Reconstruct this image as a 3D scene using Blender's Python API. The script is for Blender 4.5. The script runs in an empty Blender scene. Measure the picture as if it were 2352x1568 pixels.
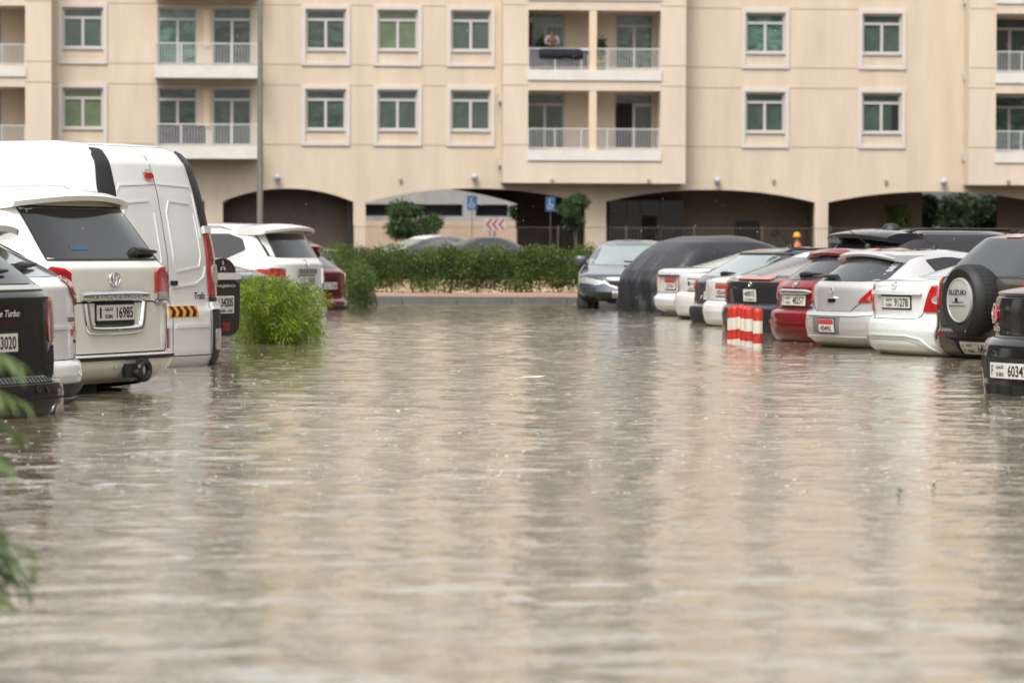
import bpy, math, random
import numpy as np
from mathutils import Vector, Matrix

# ------------------------------------------------------------------ camera, world, sun, exposure
scene = bpy.context.scene
COL = scene.collection
R = math.radians
F = 8000.0            # focal length in pixels of a 2352 px wide picture
CAMH = 1.09           # metres above the flood water (water surface is z = 0)
PITCH = math.atan(224.0 / F)
ROLL = 0.0034
cam_d = bpy.data.cameras.new('camera')
cam = bpy.data.objects.new('camera', cam_d)
COL.objects.link(cam)
cam_d.sensor_width = 36.0
cam_d.lens = F / 2352.0 * 36.0
cam_d.clip_start = 0.5
cam_d.clip_end = 3000.0
CM = Matrix.Rotation(math.pi / 2 - PITCH, 3, 'X') @ Matrix.Rotation(ROLL, 3, 'Z')
cam.matrix_world = Matrix.Translation((0, 0, CAMH)) @ CM.to_4x4()
cam_d.dof.use_dof = True
cam_d.dof.focus_distance = 27.5
cam_d.dof.aperture_fstop = 4.2
scene.camera = cam

world = bpy.data.worlds.new('World')
scene.world = world
world.use_nodes = True
wn = world.node_tree.nodes
wl = world.node_tree.links
bg = wn['Background']
sky = wn.new('ShaderNodeTexSky')
sky.sky_type = 'NISHITA'
sky.sun_disc = False
SUN_EL, SUN_ROT = R(58), R(205)
sky.sun_elevation = SUN_EL
sky.sun_rotation = SUN_ROT
sky.dust_density = 4.0
sky.air_density = 1.5
hs = wn.new('ShaderNodeHueSaturation')
hs.inputs['Saturation'].default_value = 0.16     # a closed grey cloud cover
wl.new(sky.outputs[0], hs.inputs['Color'])
tint = wn.new('ShaderNodeMix')
tint.data_type = 'RGBA'
tint.blend_type = 'MULTIPLY'
tint.inputs['Factor'].default_value = 1.0
tint.inputs['B'].default_value = (1.0, 0.985, 0.958, 1.0)
wl.new(hs.outputs[0], tint.inputs['A'])
wl.new(tint.outputs['Result'], bg.inputs['Color'])
bg.inputs['Strength'].default_value = 0.11
sun_d = bpy.data.lights.new('sun', 'SUN')
sun = bpy.data.objects.new('sun', sun_d)
COL.objects.link(sun)
sun_d.energy = 0.8
sun_d.angle = R(25)
sun_d.color = (1.0, 0.96, 0.9)
sd = Vector((math.sin(SUN_ROT) * math.cos(SUN_EL), math.cos(SUN_ROT) * math.cos(SUN_EL), math.sin(SUN_EL)))
sun.rotation_euler = (-sd).to_track_quat('-Z', 'Y').to_euler()
sun.location = (0, 0, 60)
scene.view_settings.view_transform = 'Standard'
scene.view_settings.look = 'None'
scene.view_settings.gamma = 1.0
scene.view_settings.exposure = 1.24
scene.cycles.max_bounces = 8
scene.cycles.caustics_reflective = False
scene.cycles.caustics_refractive = False
scene.cycles.sample_clamp_indirect = 6.0

rnd = random.Random(7)

# ------------------------------------------------------------------ measuring helpers
def ray(px, py):
    return CM @ Vector(((px - 1176) / F, -(py - 784) / F, -1.0))
def at(px, Y, py=560):
    d = ray(px, py)
    k = Y / d.y
    return Vector((d.x * k, Y, CAMH + d.z * k))

# ------------------------------------------------------------------ materials
MATS = {}
def mat(name, color, rough=0.5, metal=0.0, coat=0.0, spec=0.5, var=0.0, vscale=3.0, bump=0.0, bscale=40.0, ior=1.5,
        trans=0.0, emit=None, rvar=0.0, aniso=None):
    if name in MATS:
        return MATS[name]
    m = bpy.data.materials.new(name)
    m.use_nodes = True
    nt = m.node_tree
    b = nt.nodes['Principled BSDF']
    c = (*color, 1.0)
    b.inputs['Base Color'].default_value = c
    b.inputs['Roughness'].default_value = rough
    b.inputs['Metallic'].default_value = metal
    b.inputs['Coat Weight'].default_value = coat
    b.inputs['Coat Roughness'].default_value = 0.04
    b.inputs['Specular IOR Level'].default_value = spec
    b.inputs['IOR'].default_value = ior
    b.inputs['Transmission Weight'].default_value = trans
    if emit:
        b.inputs['Emission Color'].default_value = (*emit[0], 1)
        b.inputs['Emission Strength'].default_value = emit[1]
    tc = None
    if var or bump or rvar:
        tc = nt.nodes.new('ShaderNodeTexCoord')
    if var:
        n = nt.nodes.new('ShaderNodeTexNoise')
        n.inputs['Scale'].default_value = vscale
        n.inputs['Detail'].default_value = 6
        n.inputs['Roughness'].default_value = 0.65
        src = tc.outputs['Object']
        if aniso:
            mp = nt.nodes.new('ShaderNodeMapping')
            mp.inputs['Scale'].default_value = aniso
            nt.links.new(src, mp.inputs['Vector'])
            src = mp.outputs['Vector']
        nt.links.new(src, n.inputs['Vector'])
        r = nt.nodes.new('ShaderNodeValToRGB')
        r.color_ramp.elements[0].position = 0.3
        r.color_ramp.elements[1].position = 0.7
        r.color_ramp.elements[0].color = (*[max(0, x * (1 - var)) for x in color], 1)
        r.color_ramp.elements[1].color = (*[min(1, x * (1 + var)) for x in color], 1)
        nt.links.new(n.outputs['Fac'], r.inputs['Fac'])
        nt.links.new(r.outputs['Color'], b.inputs['Base Color'])
    if bump:
        n2 = nt.nodes.new('ShaderNodeTexNoise')
        n2.inputs['Scale'].default_value = bscale
        n2.inputs['Detail'].default_value = 4
        nt.links.new(tc.outputs['Object'], n2.inputs['Vector'])
        bp = nt.nodes.new('ShaderNodeBump')
        bp.inputs['Strength'].default_value = bump
        bp.inputs['Distance'].default_value = 0.02
        nt.links.new(n2.outputs['Fac'], bp.inputs['Height'])
        nt.links.new(bp.outputs['Normal'], b.inputs['Normal'])
        if coat:
            nt.links.new(bp.outputs['Normal'], b.inputs['Coat Normal'])
    if rvar:
        n3 = nt.nodes.new('ShaderNodeTexNoise')
        n3.inputs['Scale'].default_value = 9.0
        n3.inputs['Detail'].default_value = 5
        nt.links.new(tc.outputs['Object'], n3.inputs['Vector'])
        mr = nt.nodes.new('ShaderNodeMapRange')
        mr.inputs['To Min'].default_value = max(0.02, rough - rvar)
        mr.inputs['To Max'].default_value = rough + rvar
        nt.links.new(n3.outputs['Fac'], mr.inputs['Value'])
        nt.links.new(mr.outputs['Result'], b.inputs['Roughness'])
    MATS[name] = m
    return m

def paint(name, color, metal=0.0, rough=0.35):
    """wet car paint: clear coat, road dirt and a fine bead of rain"""
    if name in MATS:
        return MATS[name]
    rough = rough if sum(color) > 0.3 else 0.14
    m = mat(name, color, rough=rough, metal=metal, coat=1.0 if sum(color) > 0.3 else 0.7, spec=0.5 if sum(color) > 0.3 else 0.25, rvar=0.1, bump=0.010, bscale=160.0)
    nt = m.node_tree
    b = nt.nodes['Principled BSDF']
    tc = nt.nodes.new('ShaderNodeTexCoord')
    n = nt.nodes.new('ShaderNodeTexNoise')
    n.inputs['Scale'].default_value = 2.6
    n.inputs['Detail'].default_value = 7
    n.inputs['Roughness'].default_value = 0.7
    nt.links.new(tc.outputs['Object'], n.inputs['Vector'])
    r = nt.nodes.new('ShaderNodeValToRGB')
    r.color_ramp.elements[0].position = 0.42
    r.color_ramp.elements[1].position = 0.78
    mx = nt.nodes.new('ShaderNodeMix')
    mx.data_type = 'RGBA'
    mx.inputs['A'].default_value = (*color, 1)
    lum = sum(color) / 3
    d = (0.30, 0.27, 0.22)
    dk = 0.12 if lum > 0.3 else 0.02
    mx.inputs['B'].default_value = (*[c * (1 - dk) + x * dk for c, x in zip(color, d)], 1)
    nt.links.new(n.outputs['Fac'], r.inputs['Fac'])
    nt.links.new(r.outputs['Color'], mx.inputs['Factor'])
    nt.links.new(mx.outputs['Result'], b.inputs['Base Color'])
    return m

M_black = mat('black_plastic', (0.018, 0.018, 0.019), 0.5, rvar=0.12, bump=0.03, bscale=120)
M_dark = mat('dark_gap', (0.006, 0.006, 0.006), 0.8)
M_rubber = mat('tyre_rubber', (0.012, 0.012, 0.013), 0.6, bump=0.05, bscale=90)
M_chrome = mat('chrome', (0.80, 0.81, 0.83), 0.16, metal=1.0, rvar=0.06, bump=0.05, bscale=110)
M_alloy = mat('alloy', (0.45, 0.46, 0.47), 0.3, metal=0.9, rvar=0.1)
M_silverplastic = mat('silver_plastic', (0.48, 0.48, 0.47), 0.4, metal=0.25, rvar=0.1)
M_glass = mat('tinted_glass', (0.016, 0.016, 0.018), 0.06, coat=0.4, ior=1.5, rvar=0.04, bump=0.02, bscale=150)
M_glass_pale = mat('sky_toned_glass', (0.47, 0.55, 0.54), 0.08, metal=0.72, coat=0.6, rvar=0.05, bump=0.03, bscale=150, var=0.10, vscale=2.0)  # pale metallic tint stands in for sky mirrored in and seen through glass
M_glass_grey = mat('grey_glass', (0.038, 0.043, 0.048), 0.07, metal=0.06, coat=0.4, ior=1.5, rvar=0.04, bump=0.02, bscale=150)
M_red = mat('red_lens', (0.42, 0.008, 0.010), 0.12, coat=1.0, bump=0.05, bscale=60, var=0.25, vscale=14)
M_darkred = mat('dark_red_lens', (0.20, 0.006, 0.008), 0.12, coat=1.0, bump=0.05, bscale=60, var=0.25, vscale=14)
M_amber = mat('amber_lens', (0.55, 0.13, 0.02), 0.12, coat=1.0)
M_clear = mat('clear_lens', (0.42, 0.42, 0.41), 0.1, metal=0.3, coat=1.0, bump=0.25, bscale=60, var=0.3, vscale=22)
M_plate = mat('plate_white', (0.66, 0.65, 0.60), 0.4, var=0.05, vscale=8)
M_platered = mat('plate_red', (0.45, 0.05, 0.05), 0.4)
M_ink = mat('plate_ink', (0.012, 0.012, 0.012), 0.5)
M_white_trim = mat('white_trim', (0.75, 0.75, 0.73), 0.4)

# ------------------------------------------------------------------ object helpers
def link(name, me, parent=None):
    o = bpy.data.objects.new(name, me)
    COL.objects.link(o)
    if parent is not None:
        o.parent = parent
    return o
def tag(o, label=None, cat=None, group=None, kind=None):
    if label: o['label'] = label
    if cat: o['category'] = cat
    if group: o['group'] = group
    if kind: o['kind'] = kind
    return o
def thing(name, label, cat, loc=(0, 0, 0), rz=0.0, group=None):
    o = bpy.data.objects.new(name, None)
    COL.objects.link(o)
    o.empty_display_size = 0.2
    o.location = loc
    o.rotation_euler = (0, 0, rz)
    return tag(o, label, cat, group)

class MB:
    def __init__(s):
        s.v = []; s.f = []
    def add(s, vs, fs):
        k = len(s.v)
        s.v += [tuple(p) for p in vs]
        s.f += [tuple(i + k for i in q) for q in fs]
        return s
    def box(s, x0, x1, y0, y1, z0, z1):
        return s.add([(x0, y0, z0), (x1, y0, z0), (x1, y1, z0), (x0, y1, z0), (x0, y0, z1), (x1, y0, z1), (x1, y1, z1), (x0, y1, z1)],
                     [(3, 2, 1, 0), (4, 5, 6, 7), (0, 1, 5, 4), (1, 2, 6, 5), (2, 3, 7, 6), (3, 0, 4, 7)])
    def quad(s, a, b, c, d):
        return s.add([a, b, c, d], [(0, 1, 2, 3)])
    def tube(s, pts, rad, n=8, cap=True):
        pts = [Vector(p) for p in pts]
        if not hasattr(rad, '__len__'):
            rad = [rad] * len(pts)
        rings = []
        up = None
        for i, p in enumerate(pts):
            t = (pts[min(i + 1, len(pts) - 1)] - pts[max(i - 1, 0)])
            t = t.normalized() if t.length > 1e-9 else Vector((0, 0, 1))
            if up is None:
                up = Vector((0, 0, 1)) if abs(t.z) < 0.9 else Vector((1, 0, 0))
            a = t.cross(up)
            a = a.normalized() if a.length > 1e-6 else t.orthogonal().normalized()
            b = a.cross(t)
            up = b
            rings.append([p + (a * math.cos(k * 2 * math.pi / n) + b * math.sin(k * 2 * math.pi / n)) * rad[i] for k in range(n)])
        vs = [q for r_ in rings for q in r_]
        fs = []
        for i in range(len(pts) - 1):
            for k in range(n):
                fs.append((i * n + k, i * n + (k + 1) % n, (i + 1) * n + (k + 1) % n, (i + 1) * n + k))
        if cap:
            fs.append(tuple(range(n - 1, -1, -1)))
            fs.append(tuple((len(pts) - 1) * n + k for k in range(n)))
        return s.add(vs, fs)
    def lathe(s, prof, n=24, center=(0, 0, 0), axis='Z'):
        """prof: list of (radius, height)"""
        vs = []
        for r_, h in prof:
            for k in range(n):
                a = 2 * math.pi * k / n
                c, q = r_ * math.cos(a), r_ * math.sin(a)
                if axis == 'Z': p = (c, q, h)
                elif axis == 'X': p = (h, c, q)
                else: p = (c, h, q)
                vs.append((p[0] + center[0], p[1] + center[1], p[2] + center[2]))
        fs = []
        m = len(prof)
        for i in range(m - 1):
            for k in range(n):
                fs.append((i * n + k, i * n + (k + 1) % n, (i + 1) * n + (k + 1) % n, (i + 1) * n + k))
        fs.append(tuple(range(n - 1, -1, -1)))
        fs.append(tuple((m - 1) * n + k for k in range(n)))
        return s.add(vs, fs)
    def mesh(s, name, material, smooth=None):
        me = bpy.data.meshes.new(name)
        me.from_pydata(s.v, [], s.f)
        if material: me.materials.append(material)
        if smooth is not None:
            me.shade_smooth()
            me.set_sharp_from_angle(angle=R(smooth))
        me.update()
        return me
    def build(s, name, material, parent=None, smooth=None):
        return link(name, s.mesh(name, material, smooth), parent)

TEXT_CACHE = {}
def text_mesh(s, bold=0.0, shear=0.0):
    """2-D outline of a text, scaled to height 1 and starting at x = 0: (verts, faces, width)"""
    key = (s, bold, shear)
    if key in TEXT_CACHE:
        return TEXT_CACHE[key]
    cu = bpy.data.curves.new('lettering', 'FONT')
    cu.body = s
    cu.size = 1.0
    cu.offset = bold
    cu.shear = shear
    cu.resolution_u = 3
    o = bpy.data.objects.new('lettering', cu)
    COL.objects.link(o)
    bpy.context.view_layer.update()
    me = bpy.data.meshes.new_from_object(o.evaluated_get(bpy.context.evaluated_depsgraph_get()))
    v = np.array([p.co[:2] for p in me.vertices]) if len(me.vertices) else np.zeros((1, 2))
    f = [tuple(p.vertices) for p in me.polygons]
    bpy.data.objects.remove(o)
    bpy.data.curves.remove(cu)
    bpy.data.meshes.remove(me)
    v = v - v.min(axis=0)
    v = v / max(v[:, 1].max(), 1e-6)
    TEXT_CACHE[key] = (v, f, float(v[:, 0].max()))
    return TEXT_CACHE[key]

def flat_text(mb, s, x0, x1, z0, z1, y=0.0, bold=0.02, mirror=False):
    v, f, w = text_mesh(s, bold)
    pts = []
    for a, b in v:
        t = a / w
        if mirror: t = 1 - t
        pts.append((x0 + t * (x1 - x0), y, z0 + b * (z1 - z0)))
    mb.add(pts, f)

def chaikin(p, it=2, k=0.22, closed=False):
    p = [np.array(q, float) for q in p]
    for _ in range(it):
        q = []
        n = len(p)
        if not closed: q.append(p[0])
        for i in range(n if closed else n - 1):
            a, b = p[i], p[(i + 1) % n]
            q.append(a * (1 - k) + b * k)
            q.append(a * k + b * (1 - k))
        if not closed: q.append(p[-1])
        p = q
    return np.array(p)
# ------------------------------------------------------------------ ground and flood water
M_asphalt = mat('wet_asphalt', (0.06, 0.058, 0.055), 0.35, var=0.3, vscale=1.5, bump=0.2, bscale=60)
M_pave = mat('red_paving', (0.30, 0.16, 0.135), 0.45, var=0.25, vscale=4, bump=0.2, bscale=30)
M_kerb = mat('kerb_concrete', (0.11, 0.107, 0.104), 0.5, var=0.2, vscale=3, bump=0.2, bscale=40)
M_sand = mat('sand', (0.44, 0.31, 0.18), 0.9, var=0.25, vscale=2.2, bump=0.5, bscale=14)

def structure(name, mb, m, smooth=None):
    return tag(mb.build(name, m, None, smooth), kind='structure')
structure('ground', MB().quad((-1500, -300, -0.44), (1500, -300, -0.44), (1500, 2500, -0.44), (-1500, 2500, -0.44)), M_asphalt)
KERB_Y = 63.4
structure('road', MB().box(-160, 160, 94.2, 420, -0.43, -0.15), M_asphalt)
kb = MB()
xk = -60.0
rk = random.Random(3)
while xk < 60:
    kb.box(xk, xk + 0.99, KERB_Y, KERB_Y + 0.16, -0.43, 0.125 + rk.uniform(-0.004, 0.004))
    xk += 1.0
structure('kerb', kb, M_kerb)
structure('pavement', MB().box(-60, 60, KERB_Y + 0.162, 67.8, -0.43, 0.115), M_pave)
bed = MB()
nx_, ny_ = 120, 14
for j in range(ny_ + 1):
    for i in range(nx_ + 1):
        x = -60 + 120 * i / nx_; y = 67.8 + 26.4 * j / ny_
        bed.v.append((x, y, 0.115 + 0.025 * math.sin(x * 1.7 + y) * math.sin(y * 1.3) * (0 < j < ny_)))
for j in range(ny_):
    for i in range(nx_):
        a = j * (nx_ + 1) + i
        bed.f.append((a, a + 1, a + nx_ + 2, a + nx_ + 1))
structure('planting_bed', bed, M_sand, 60)

def water_material():
    m = bpy.data.materials.new('flood_water')
    m.use_nodes = True
    nt = m.node_tree; N = nt.nodes; L = nt.links
    b = N['Principled BSDF']
    b.inputs['Base Color'].default_value = (0.235, 0.205, 0.155, 1)
    b.inputs['Roughness'].default_value = 0.06
    b.inputs['IOR'].default_value = 1.45
    b.inputs['Coat Weight'].default_value = 0.55
    b.inputs['Coat IOR'].default_value = 1.45
    b.inputs['Coat Roughness'].default_value = 0.05
    b.inputs['Specular IOR Level'].default_value = 0.5
    geo = N.new('ShaderNodeNewGeometry')
    def noise(scale, detail, rough, stretch=(1, 1, 1), dist=0.0):
        mp = N.new('ShaderNodeMapping'); mp.inputs['Scale'].default_value = stretch
        L.new(geo.outputs['Position'], mp.inputs['Vector'])
        n = N.new('ShaderNodeTexNoise')
        n.inputs['Scale'].default_value = scale; n.inputs['Detail'].default_value = detail; n.inputs['Roughness'].default_value = rough
        n.inputs['Distortion'].default_value = dist
        L.new(mp.outputs['Vector'], n.inputs['Vector'])
        return n.outputs['Fac']
    # long low swell, wind ripple, and the dimples of the rain
    parts = [(noise(5.0, 2, 0.5, (0.8, 1, 1), 0.4), 0.0015), (noise(13, 3, 0.6, (0.8, 1, 1), 0.5), 0.0034), (noise(46, 2, 0.5), 0.0003)]
    acc = None
    for o, a in parts:
        mu = N.new('ShaderNodeMath'); mu.operation = 'MULTIPLY'; mu.inputs[1].default_value = a
        L.new(o, mu.inputs[0])
        if acc is None: acc = mu.outputs[0]
        else:
            ad = N.new('ShaderNodeMath'); ad.operation = 'ADD'
            L.new(acc, ad.inputs[0]); L.new(mu.outputs[0], ad.inputs[1]); acc = ad.outputs[0]
    vo = N.new('ShaderNodeTexVoronoi'); vo.inputs['Scale'].default_value = 5.5
    L.new(geo.outputs['Position'], vo.inputs['Vector'])
    w1 = N.new('ShaderNodeMath'); w1.operation = 'MULTIPLY'; w1.inputs[1].default_value = 95.0
    L.new(vo.outputs['Distance'], w1.inputs[0])
    w2 = N.new('ShaderNodeMath'); w2.operation = 'SINE'; L.new(w1.outputs[0], w2.inputs[0])
    fall = N.new('ShaderNodeMapRange'); fall.inputs['From Min'].default_value = 0.02; fall.inputs['From Max'].default_value = 0.4
    fall.inputs['To Min'].default_value = 0.0010; fall.inputs['To Max'].default_value = 0.0
    L.new(vo.outputs['Distance'], fall.inputs['Value'])
    w3 = N.new('ShaderNodeMath'); w3.operation = 'MULTIPLY'
    L.new(w2.outputs[0], w3.inputs[0]); L.new(fall.outputs['Result'], w3.inputs[1])
    ad = N.new('ShaderNodeMath'); ad.operation = 'ADD'; L.new(acc, ad.inputs[0]); L.new(w3.outputs[0], ad.inputs[1])
    bp = N.new('ShaderNodeBump'); bp.inputs['Strength'].default_value = 1.0; bp.inputs['Distance'].default_value = 1.0
    L.new(ad.outputs[0], bp.inputs['Height'])
    L.new(bp.outputs['Normal'], b.inputs['Normal']); L.new(bp.outputs['Normal'], b.inputs['Coat Normal'])
    # silt: slow drifts of lighter and darker mud
    n = noise(0.35, 4, 0.6, (0.5, 1, 1))
    r = N.new('ShaderNodeValToRGB')
    r.color_ramp.elements[0].position = 0.35; r.color_ramp.elements[1].position = 0.7
    r.color_ramp.elements[0].color = (0.165, 0.137, 0.088, 1); r.color_ramp.elements[1].color = (0.215, 0.178, 0.115, 1)
    L.new(n, r.inputs['Fac']); L.new(r.outputs['Color'], b.inputs['Base Color'])
    return m
M_water = water_material()
def water_sheet():
    """one sheet with real small waves in the part one can see, flat further out"""
    rs = np.random.RandomState(5)
    xs = np.concatenate([[-60, -40, -25, -16], np.arange(-12.5, 12.51, 0.062), [16, 25, 40, 60]])
    ys = np.concatenate([[-60, -20, 0, 3], np.arange(5, KERB_Y - 0.01, 0.055), [KERB_Y - 0.002]])
    X, Y = np.meshgrid(xs, ys)
    Z = np.zeros_like(X)
    for k in range(56):
        lam = 0.17 * (1.1 / 0.17) ** (rs.rand() ** 1.3)
        th = rs.rand() * 2 * math.pi
        q = 2 * math.pi / lam
        sl = 0.0072 * (0.6 + 0.8 * rs.rand())
        Z += sl / q * np.sin(q * (X * math.cos(th) + Y * math.sin(th)) + rs.rand() * 6.28)
    gust = 0.75 + 0.45 * np.sin(X * 0.35 + 0.6 * np.sin(Y * 0.21)) * np.sin(Y * 0.27 + 0.8 * np.sin(X * 0.3))
    fade = np.clip((12.4 - np.abs(X)) / 1.5, 0, 1) * np.clip((Y - 5) / 1.0, 0, 1) * np.clip((KERB_Y - Y) / 0.6, 0, 1)
    Z *= gust
    for k in range(420):          # rings spreading from rain drops
        cy = 9.5 + 30 * rs.rand() ** 1.2
        cx = (rs.rand() - 0.5) * 0.32 * cy
        r_ = 0.10 + 0.22 * rs.rand()
        i0, i1 = np.searchsorted(ys, cy - 0.45), np.searchsorted(ys, cy + 0.45)
        j0, j1 = np.searchsorted(xs, cx - 0.45), np.searchsorted(xs, cx + 0.45)
        d = np.hypot(X[i0:i1, j0:j1] - cx, Y[i0:i1, j0:j1] - cy)
        Z[i0:i1, j0:j1] += 0.0028 * np.exp(-((d - r_) / 0.055) ** 2) * np.cos((d - r_) * 55)
    Z *= fade
    n, m_ = X.shape
    me = bpy.data.meshes.new('flood_water')
    idx = np.arange(n * m_).reshape(n, m_)
    f = np.stack([idx[:-1, :-1], idx[:-1, 1:], idx[1:, 1:], idx[1:, :-1]], -1).reshape(-1, 4)
    me.vertices.add(n * m_)
    me.vertices.foreach_set('co', np.stack([X, Y, Z], -1).ravel())
    me.loops.add(f.size); me.loops.foreach_set('vertex_index', f.ravel())
    me.polygons.add(len(f)); me.polygons.foreach_set('loop_start', np.arange(0, f.size, 4)); me.polygons.foreach_set('loop_total', np.full(len(f), 4))
    me.update(); me.validate()
    me.shade_smooth()
    me.materials.append(M_water)
    tag(link('flood_water', me), kind='structure')
water_sheet()

# ------------------------------------------------------------------ apartment building
YB = 138.0
AL = R(4.0)
O = at(1176, YB); O.z = 0.02
bU, bV = Vector((math.cos(AL), math.sin(AL), 0)), Vector((-math.sin(AL), math.cos(AL), 0))
C0 = Vector((0, 0, CAMH))
def fl(px, py, dy=0.0):
    """the point of the facade (plane at depth dy behind its main wall) seen at a pixel, in the building's own axes"""
    d = ray(px, py)
    P0 = O + bV * dy
    k = (P0 - C0).dot(bV) / d.dot(bV)
    p = C0 + d * k - O
    return p.dot(bU), p.z
def fx(px, dy=0.0): return fl(px, 300, dy)[0]
def fz(py, dy=0.0, px=1176): return fl(px, py, dy)[1]
FLOOR = fz(16) - fz(199)

M_wall = mat('cream_render', (0.61, 0.505, 0.395), 0.8, var=0.10, vscale=1.1, bump=0.06, bscale=25, aniso=(1, 1, 0.18))
M_wall2 = mat('cream_render_bay', (0.64, 0.535, 0.43), 0.8, var=0.075, vscale=1.1, bump=0.06, bscale=25, aniso=(1, 1, 0.22))
M_groove = mat('render_joint', (0.36, 0.27, 0.19), 0.9)
M_mould = mat('pale_moulding', (0.60, 0.555, 0.52), 0.6, var=0.05, vscale=2)
M_frame = mat('window_frame_white', (0.50, 0.48, 0.47), 0.4)
M_slab = mat('balcony_white', (0.66, 0.63, 0.59), 0.6, var=0.08, vscale=1.5)
M_rail = mat('railing_grey', (0.52, 0.52, 0.53), 0.4)
M_brown = mat('arcade_shaded_tan', (0.20, 0.155, 0.115), 0.8, var=0.12, vscale=1.0)  # tan arcade walls with their shade mixed into this brown
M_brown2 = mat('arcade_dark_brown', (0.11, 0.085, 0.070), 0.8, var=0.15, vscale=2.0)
M_entr = mat('entrance_glass', (0.02, 0.023, 0.027), 0.1, ior=1.6)
M_doorm = mat('dark_door', (0.015, 0.014, 0.014), 0.5)
M_globe = mat('globe_lamp', (0.42, 0.44, 0.53), 0.25)
M_ac = mat('ac_white', (0.55, 0.53, 0.5), 0.5)
def green_glass(name, c1, c2, sc):
    m = mat(name, c1, 0.08, coat=0.3, ior=1.5, var=0.0)
    nt = m.node_tree; b = nt.nodes['Principled BSDF']
    tc = nt.nodes.new('ShaderNodeTexCoord'); mp = nt.nodes.new('ShaderNodeMapping')
    mp.inputs['Scale'].default_value = sc
    oi = nt.nodes.new('ShaderNodeObjectInfo')
    nt.links.new(tc.outputs['Object'], mp.inputs['Vector']); nt.links.new(oi.outputs['Location'], mp.inputs['Location'])
    n = nt.nodes.new('ShaderNodeTexNoise'); n.inputs['Scale'].default_value = 1.6; n.inputs['Detail'].default_value = 3; n.inputs['Distortion'].default_value = 0.8
    nt.links.new(mp.outputs['Vector'], n.inputs['Vector'])
    r = nt.nodes.new('ShaderNodeValToRGB')
    r.color_ramp.elements[0].position = 0.38; r.color_ramp.elements[1].position = 0.66
    r.color_ramp.elements[0].color = (*c1, 1); r.color_ramp.elements[1].color = (*c2, 1)
    nt.links.new(n.outputs['Fac'], r.inputs['Fac']); nt.links.new(r.outputs['Color'], b.inputs['Base Color'])
    return m
GL = {'mid': green_glass('green_glass', (0.050, 0.078, 0.063), (0.075, 0.112, 0.090), (1, 1, 1)),
      'dark': green_glass('dark_green_glass', (0.026, 0.040, 0.034), (0.06, 0.105, 0.09), (1, 1, 3)),
      'olive': green_glass('olive_glass', (0.10, 0.14, 0.075), (0.13, 0.175, 0.10), (1, 1, 1)),
      'teal': green_glass('teal_glass', (0.04, 0.085, 0.068), (0.12, 0.22, 0.18), (1, 1, 2))}

bld = thing('apartment_building', 'long cream rendered apartment building with green windows over an arched arcade', 'building', O, AL)

def wall_with_holes(mb, x0, x1, z0, z1, holes, y, depth):
    xs = sorted({x0, x1} | {min(max(h[i], x0), x1) for h in holes for i in (0, 1)})
    zs = sorted({z0, z1} | {min(max(h[i], z0), z1) for h in holes for i in (2, 3)})
    for a, b in zip(xs[:-1], xs[1:]):
        for c, d in zip(zs[:-1], zs[1:]):
            mx, mz = (a + b) / 2, (c + d) / 2
            if any(h[0] < mx < h[1] and h[2] < mz < h[3] for h in holes): continue
            mb.quad((a, y, c), (b, y, c), (b, y, d), (a, y, d))
    for h in holes:
        a, b, c, d = max(h[0], x0), min(h[1], x1), max(h[2], z0), min(h[3], z1)
        if a >= b or c >= d: continue
        e = y + depth
        mb.quad((a, y, c), (a, y, d), (a, e, d), (a, e, c)); mb.quad((b, y, c), (b, e, c), (b, e, d), (b, y, d))
        mb.quad((a, y, c), (a, e, c), (b, e, c), (b, y, c)); mb.quad((a, y, d), (b, y, d), (b, e, d), (a, e, d))

WIN_MESH = {}
def window(x0, x1, z0, z1, y, kind='mid', name='window', surround=None, tr=0.77, open_side=0, mull=1):
    """frame (part) with its panes (sub-part) and, on the plain wall, a moulded surround (part)"""
    w, h = x1 - x0, z1 - z0
    t = 0.075
    f = MB()
    f.box(0, t, -0.03, 0.05, 0, h); f.box(w - t, w, -0.03, 0.05, 0, h)
    f.box(t, w - t, -0.03, 0.05, 0, t); f.box(t, w - t, -0.03, 0.05, h - t * 0.8, h)
    zt = h * tr
    f.box(t, w - t, -0.035, 0.05, zt - 0.05, zt + 0.05)
    for k in range(1, mull + 1):
        c = w * k / (mull + 1)
        f.box(c - 0.055, c + 0.055, -0.04, 0.05, t, zt - 0.05)
    o = f.build(name, M_frame, bld)
    o.location = (x0, y, z0)
    p = MB()
    p.quad((t, 0.02, t), (w - t, 0.02, t), (w - t, 0.02, h - t * 0.8), (t, 0.02, h - t * 0.8))
    pane = p.build('pane', GL[kind], o)
    if open_side:
        MB().box(w - t - 0.28, w - t, -0.01, 0.012, t, zt - 0.05).build('open_sash', M_dark, o)
    if surround:
        a0, a1, b0, b1 = surround
        s = MB(); q = 0.15
        y0 = -y - 0.06; y1 = -y + 0.0
        A = lambda u, v: (u - x0, v - z0)
        def bar(u0, u1, v0, v1):
            s.box(u0 - x0, u1 - x0, -0.2, -0.12, v0 - z0, v1 - z0)
        bar(a0, a0 + q, b0, b1); bar(a1 - q, a1, b0, b1); bar(a0 + q, a1 - q, b0, b0 + q * 0.8); bar(a0 + q, a1 - q, b1 - q, b1)
        so = s.build('window_surround', M_mould, bld)
        so.location = (x0, y, z0)
        MB().box(x0 - 0.02, x1 + 0.02, y - 0.20, y + 0.0, z0 - 0.07, z0 - 0.002).build('window_sill', M_frame, bld)
    return o

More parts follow.
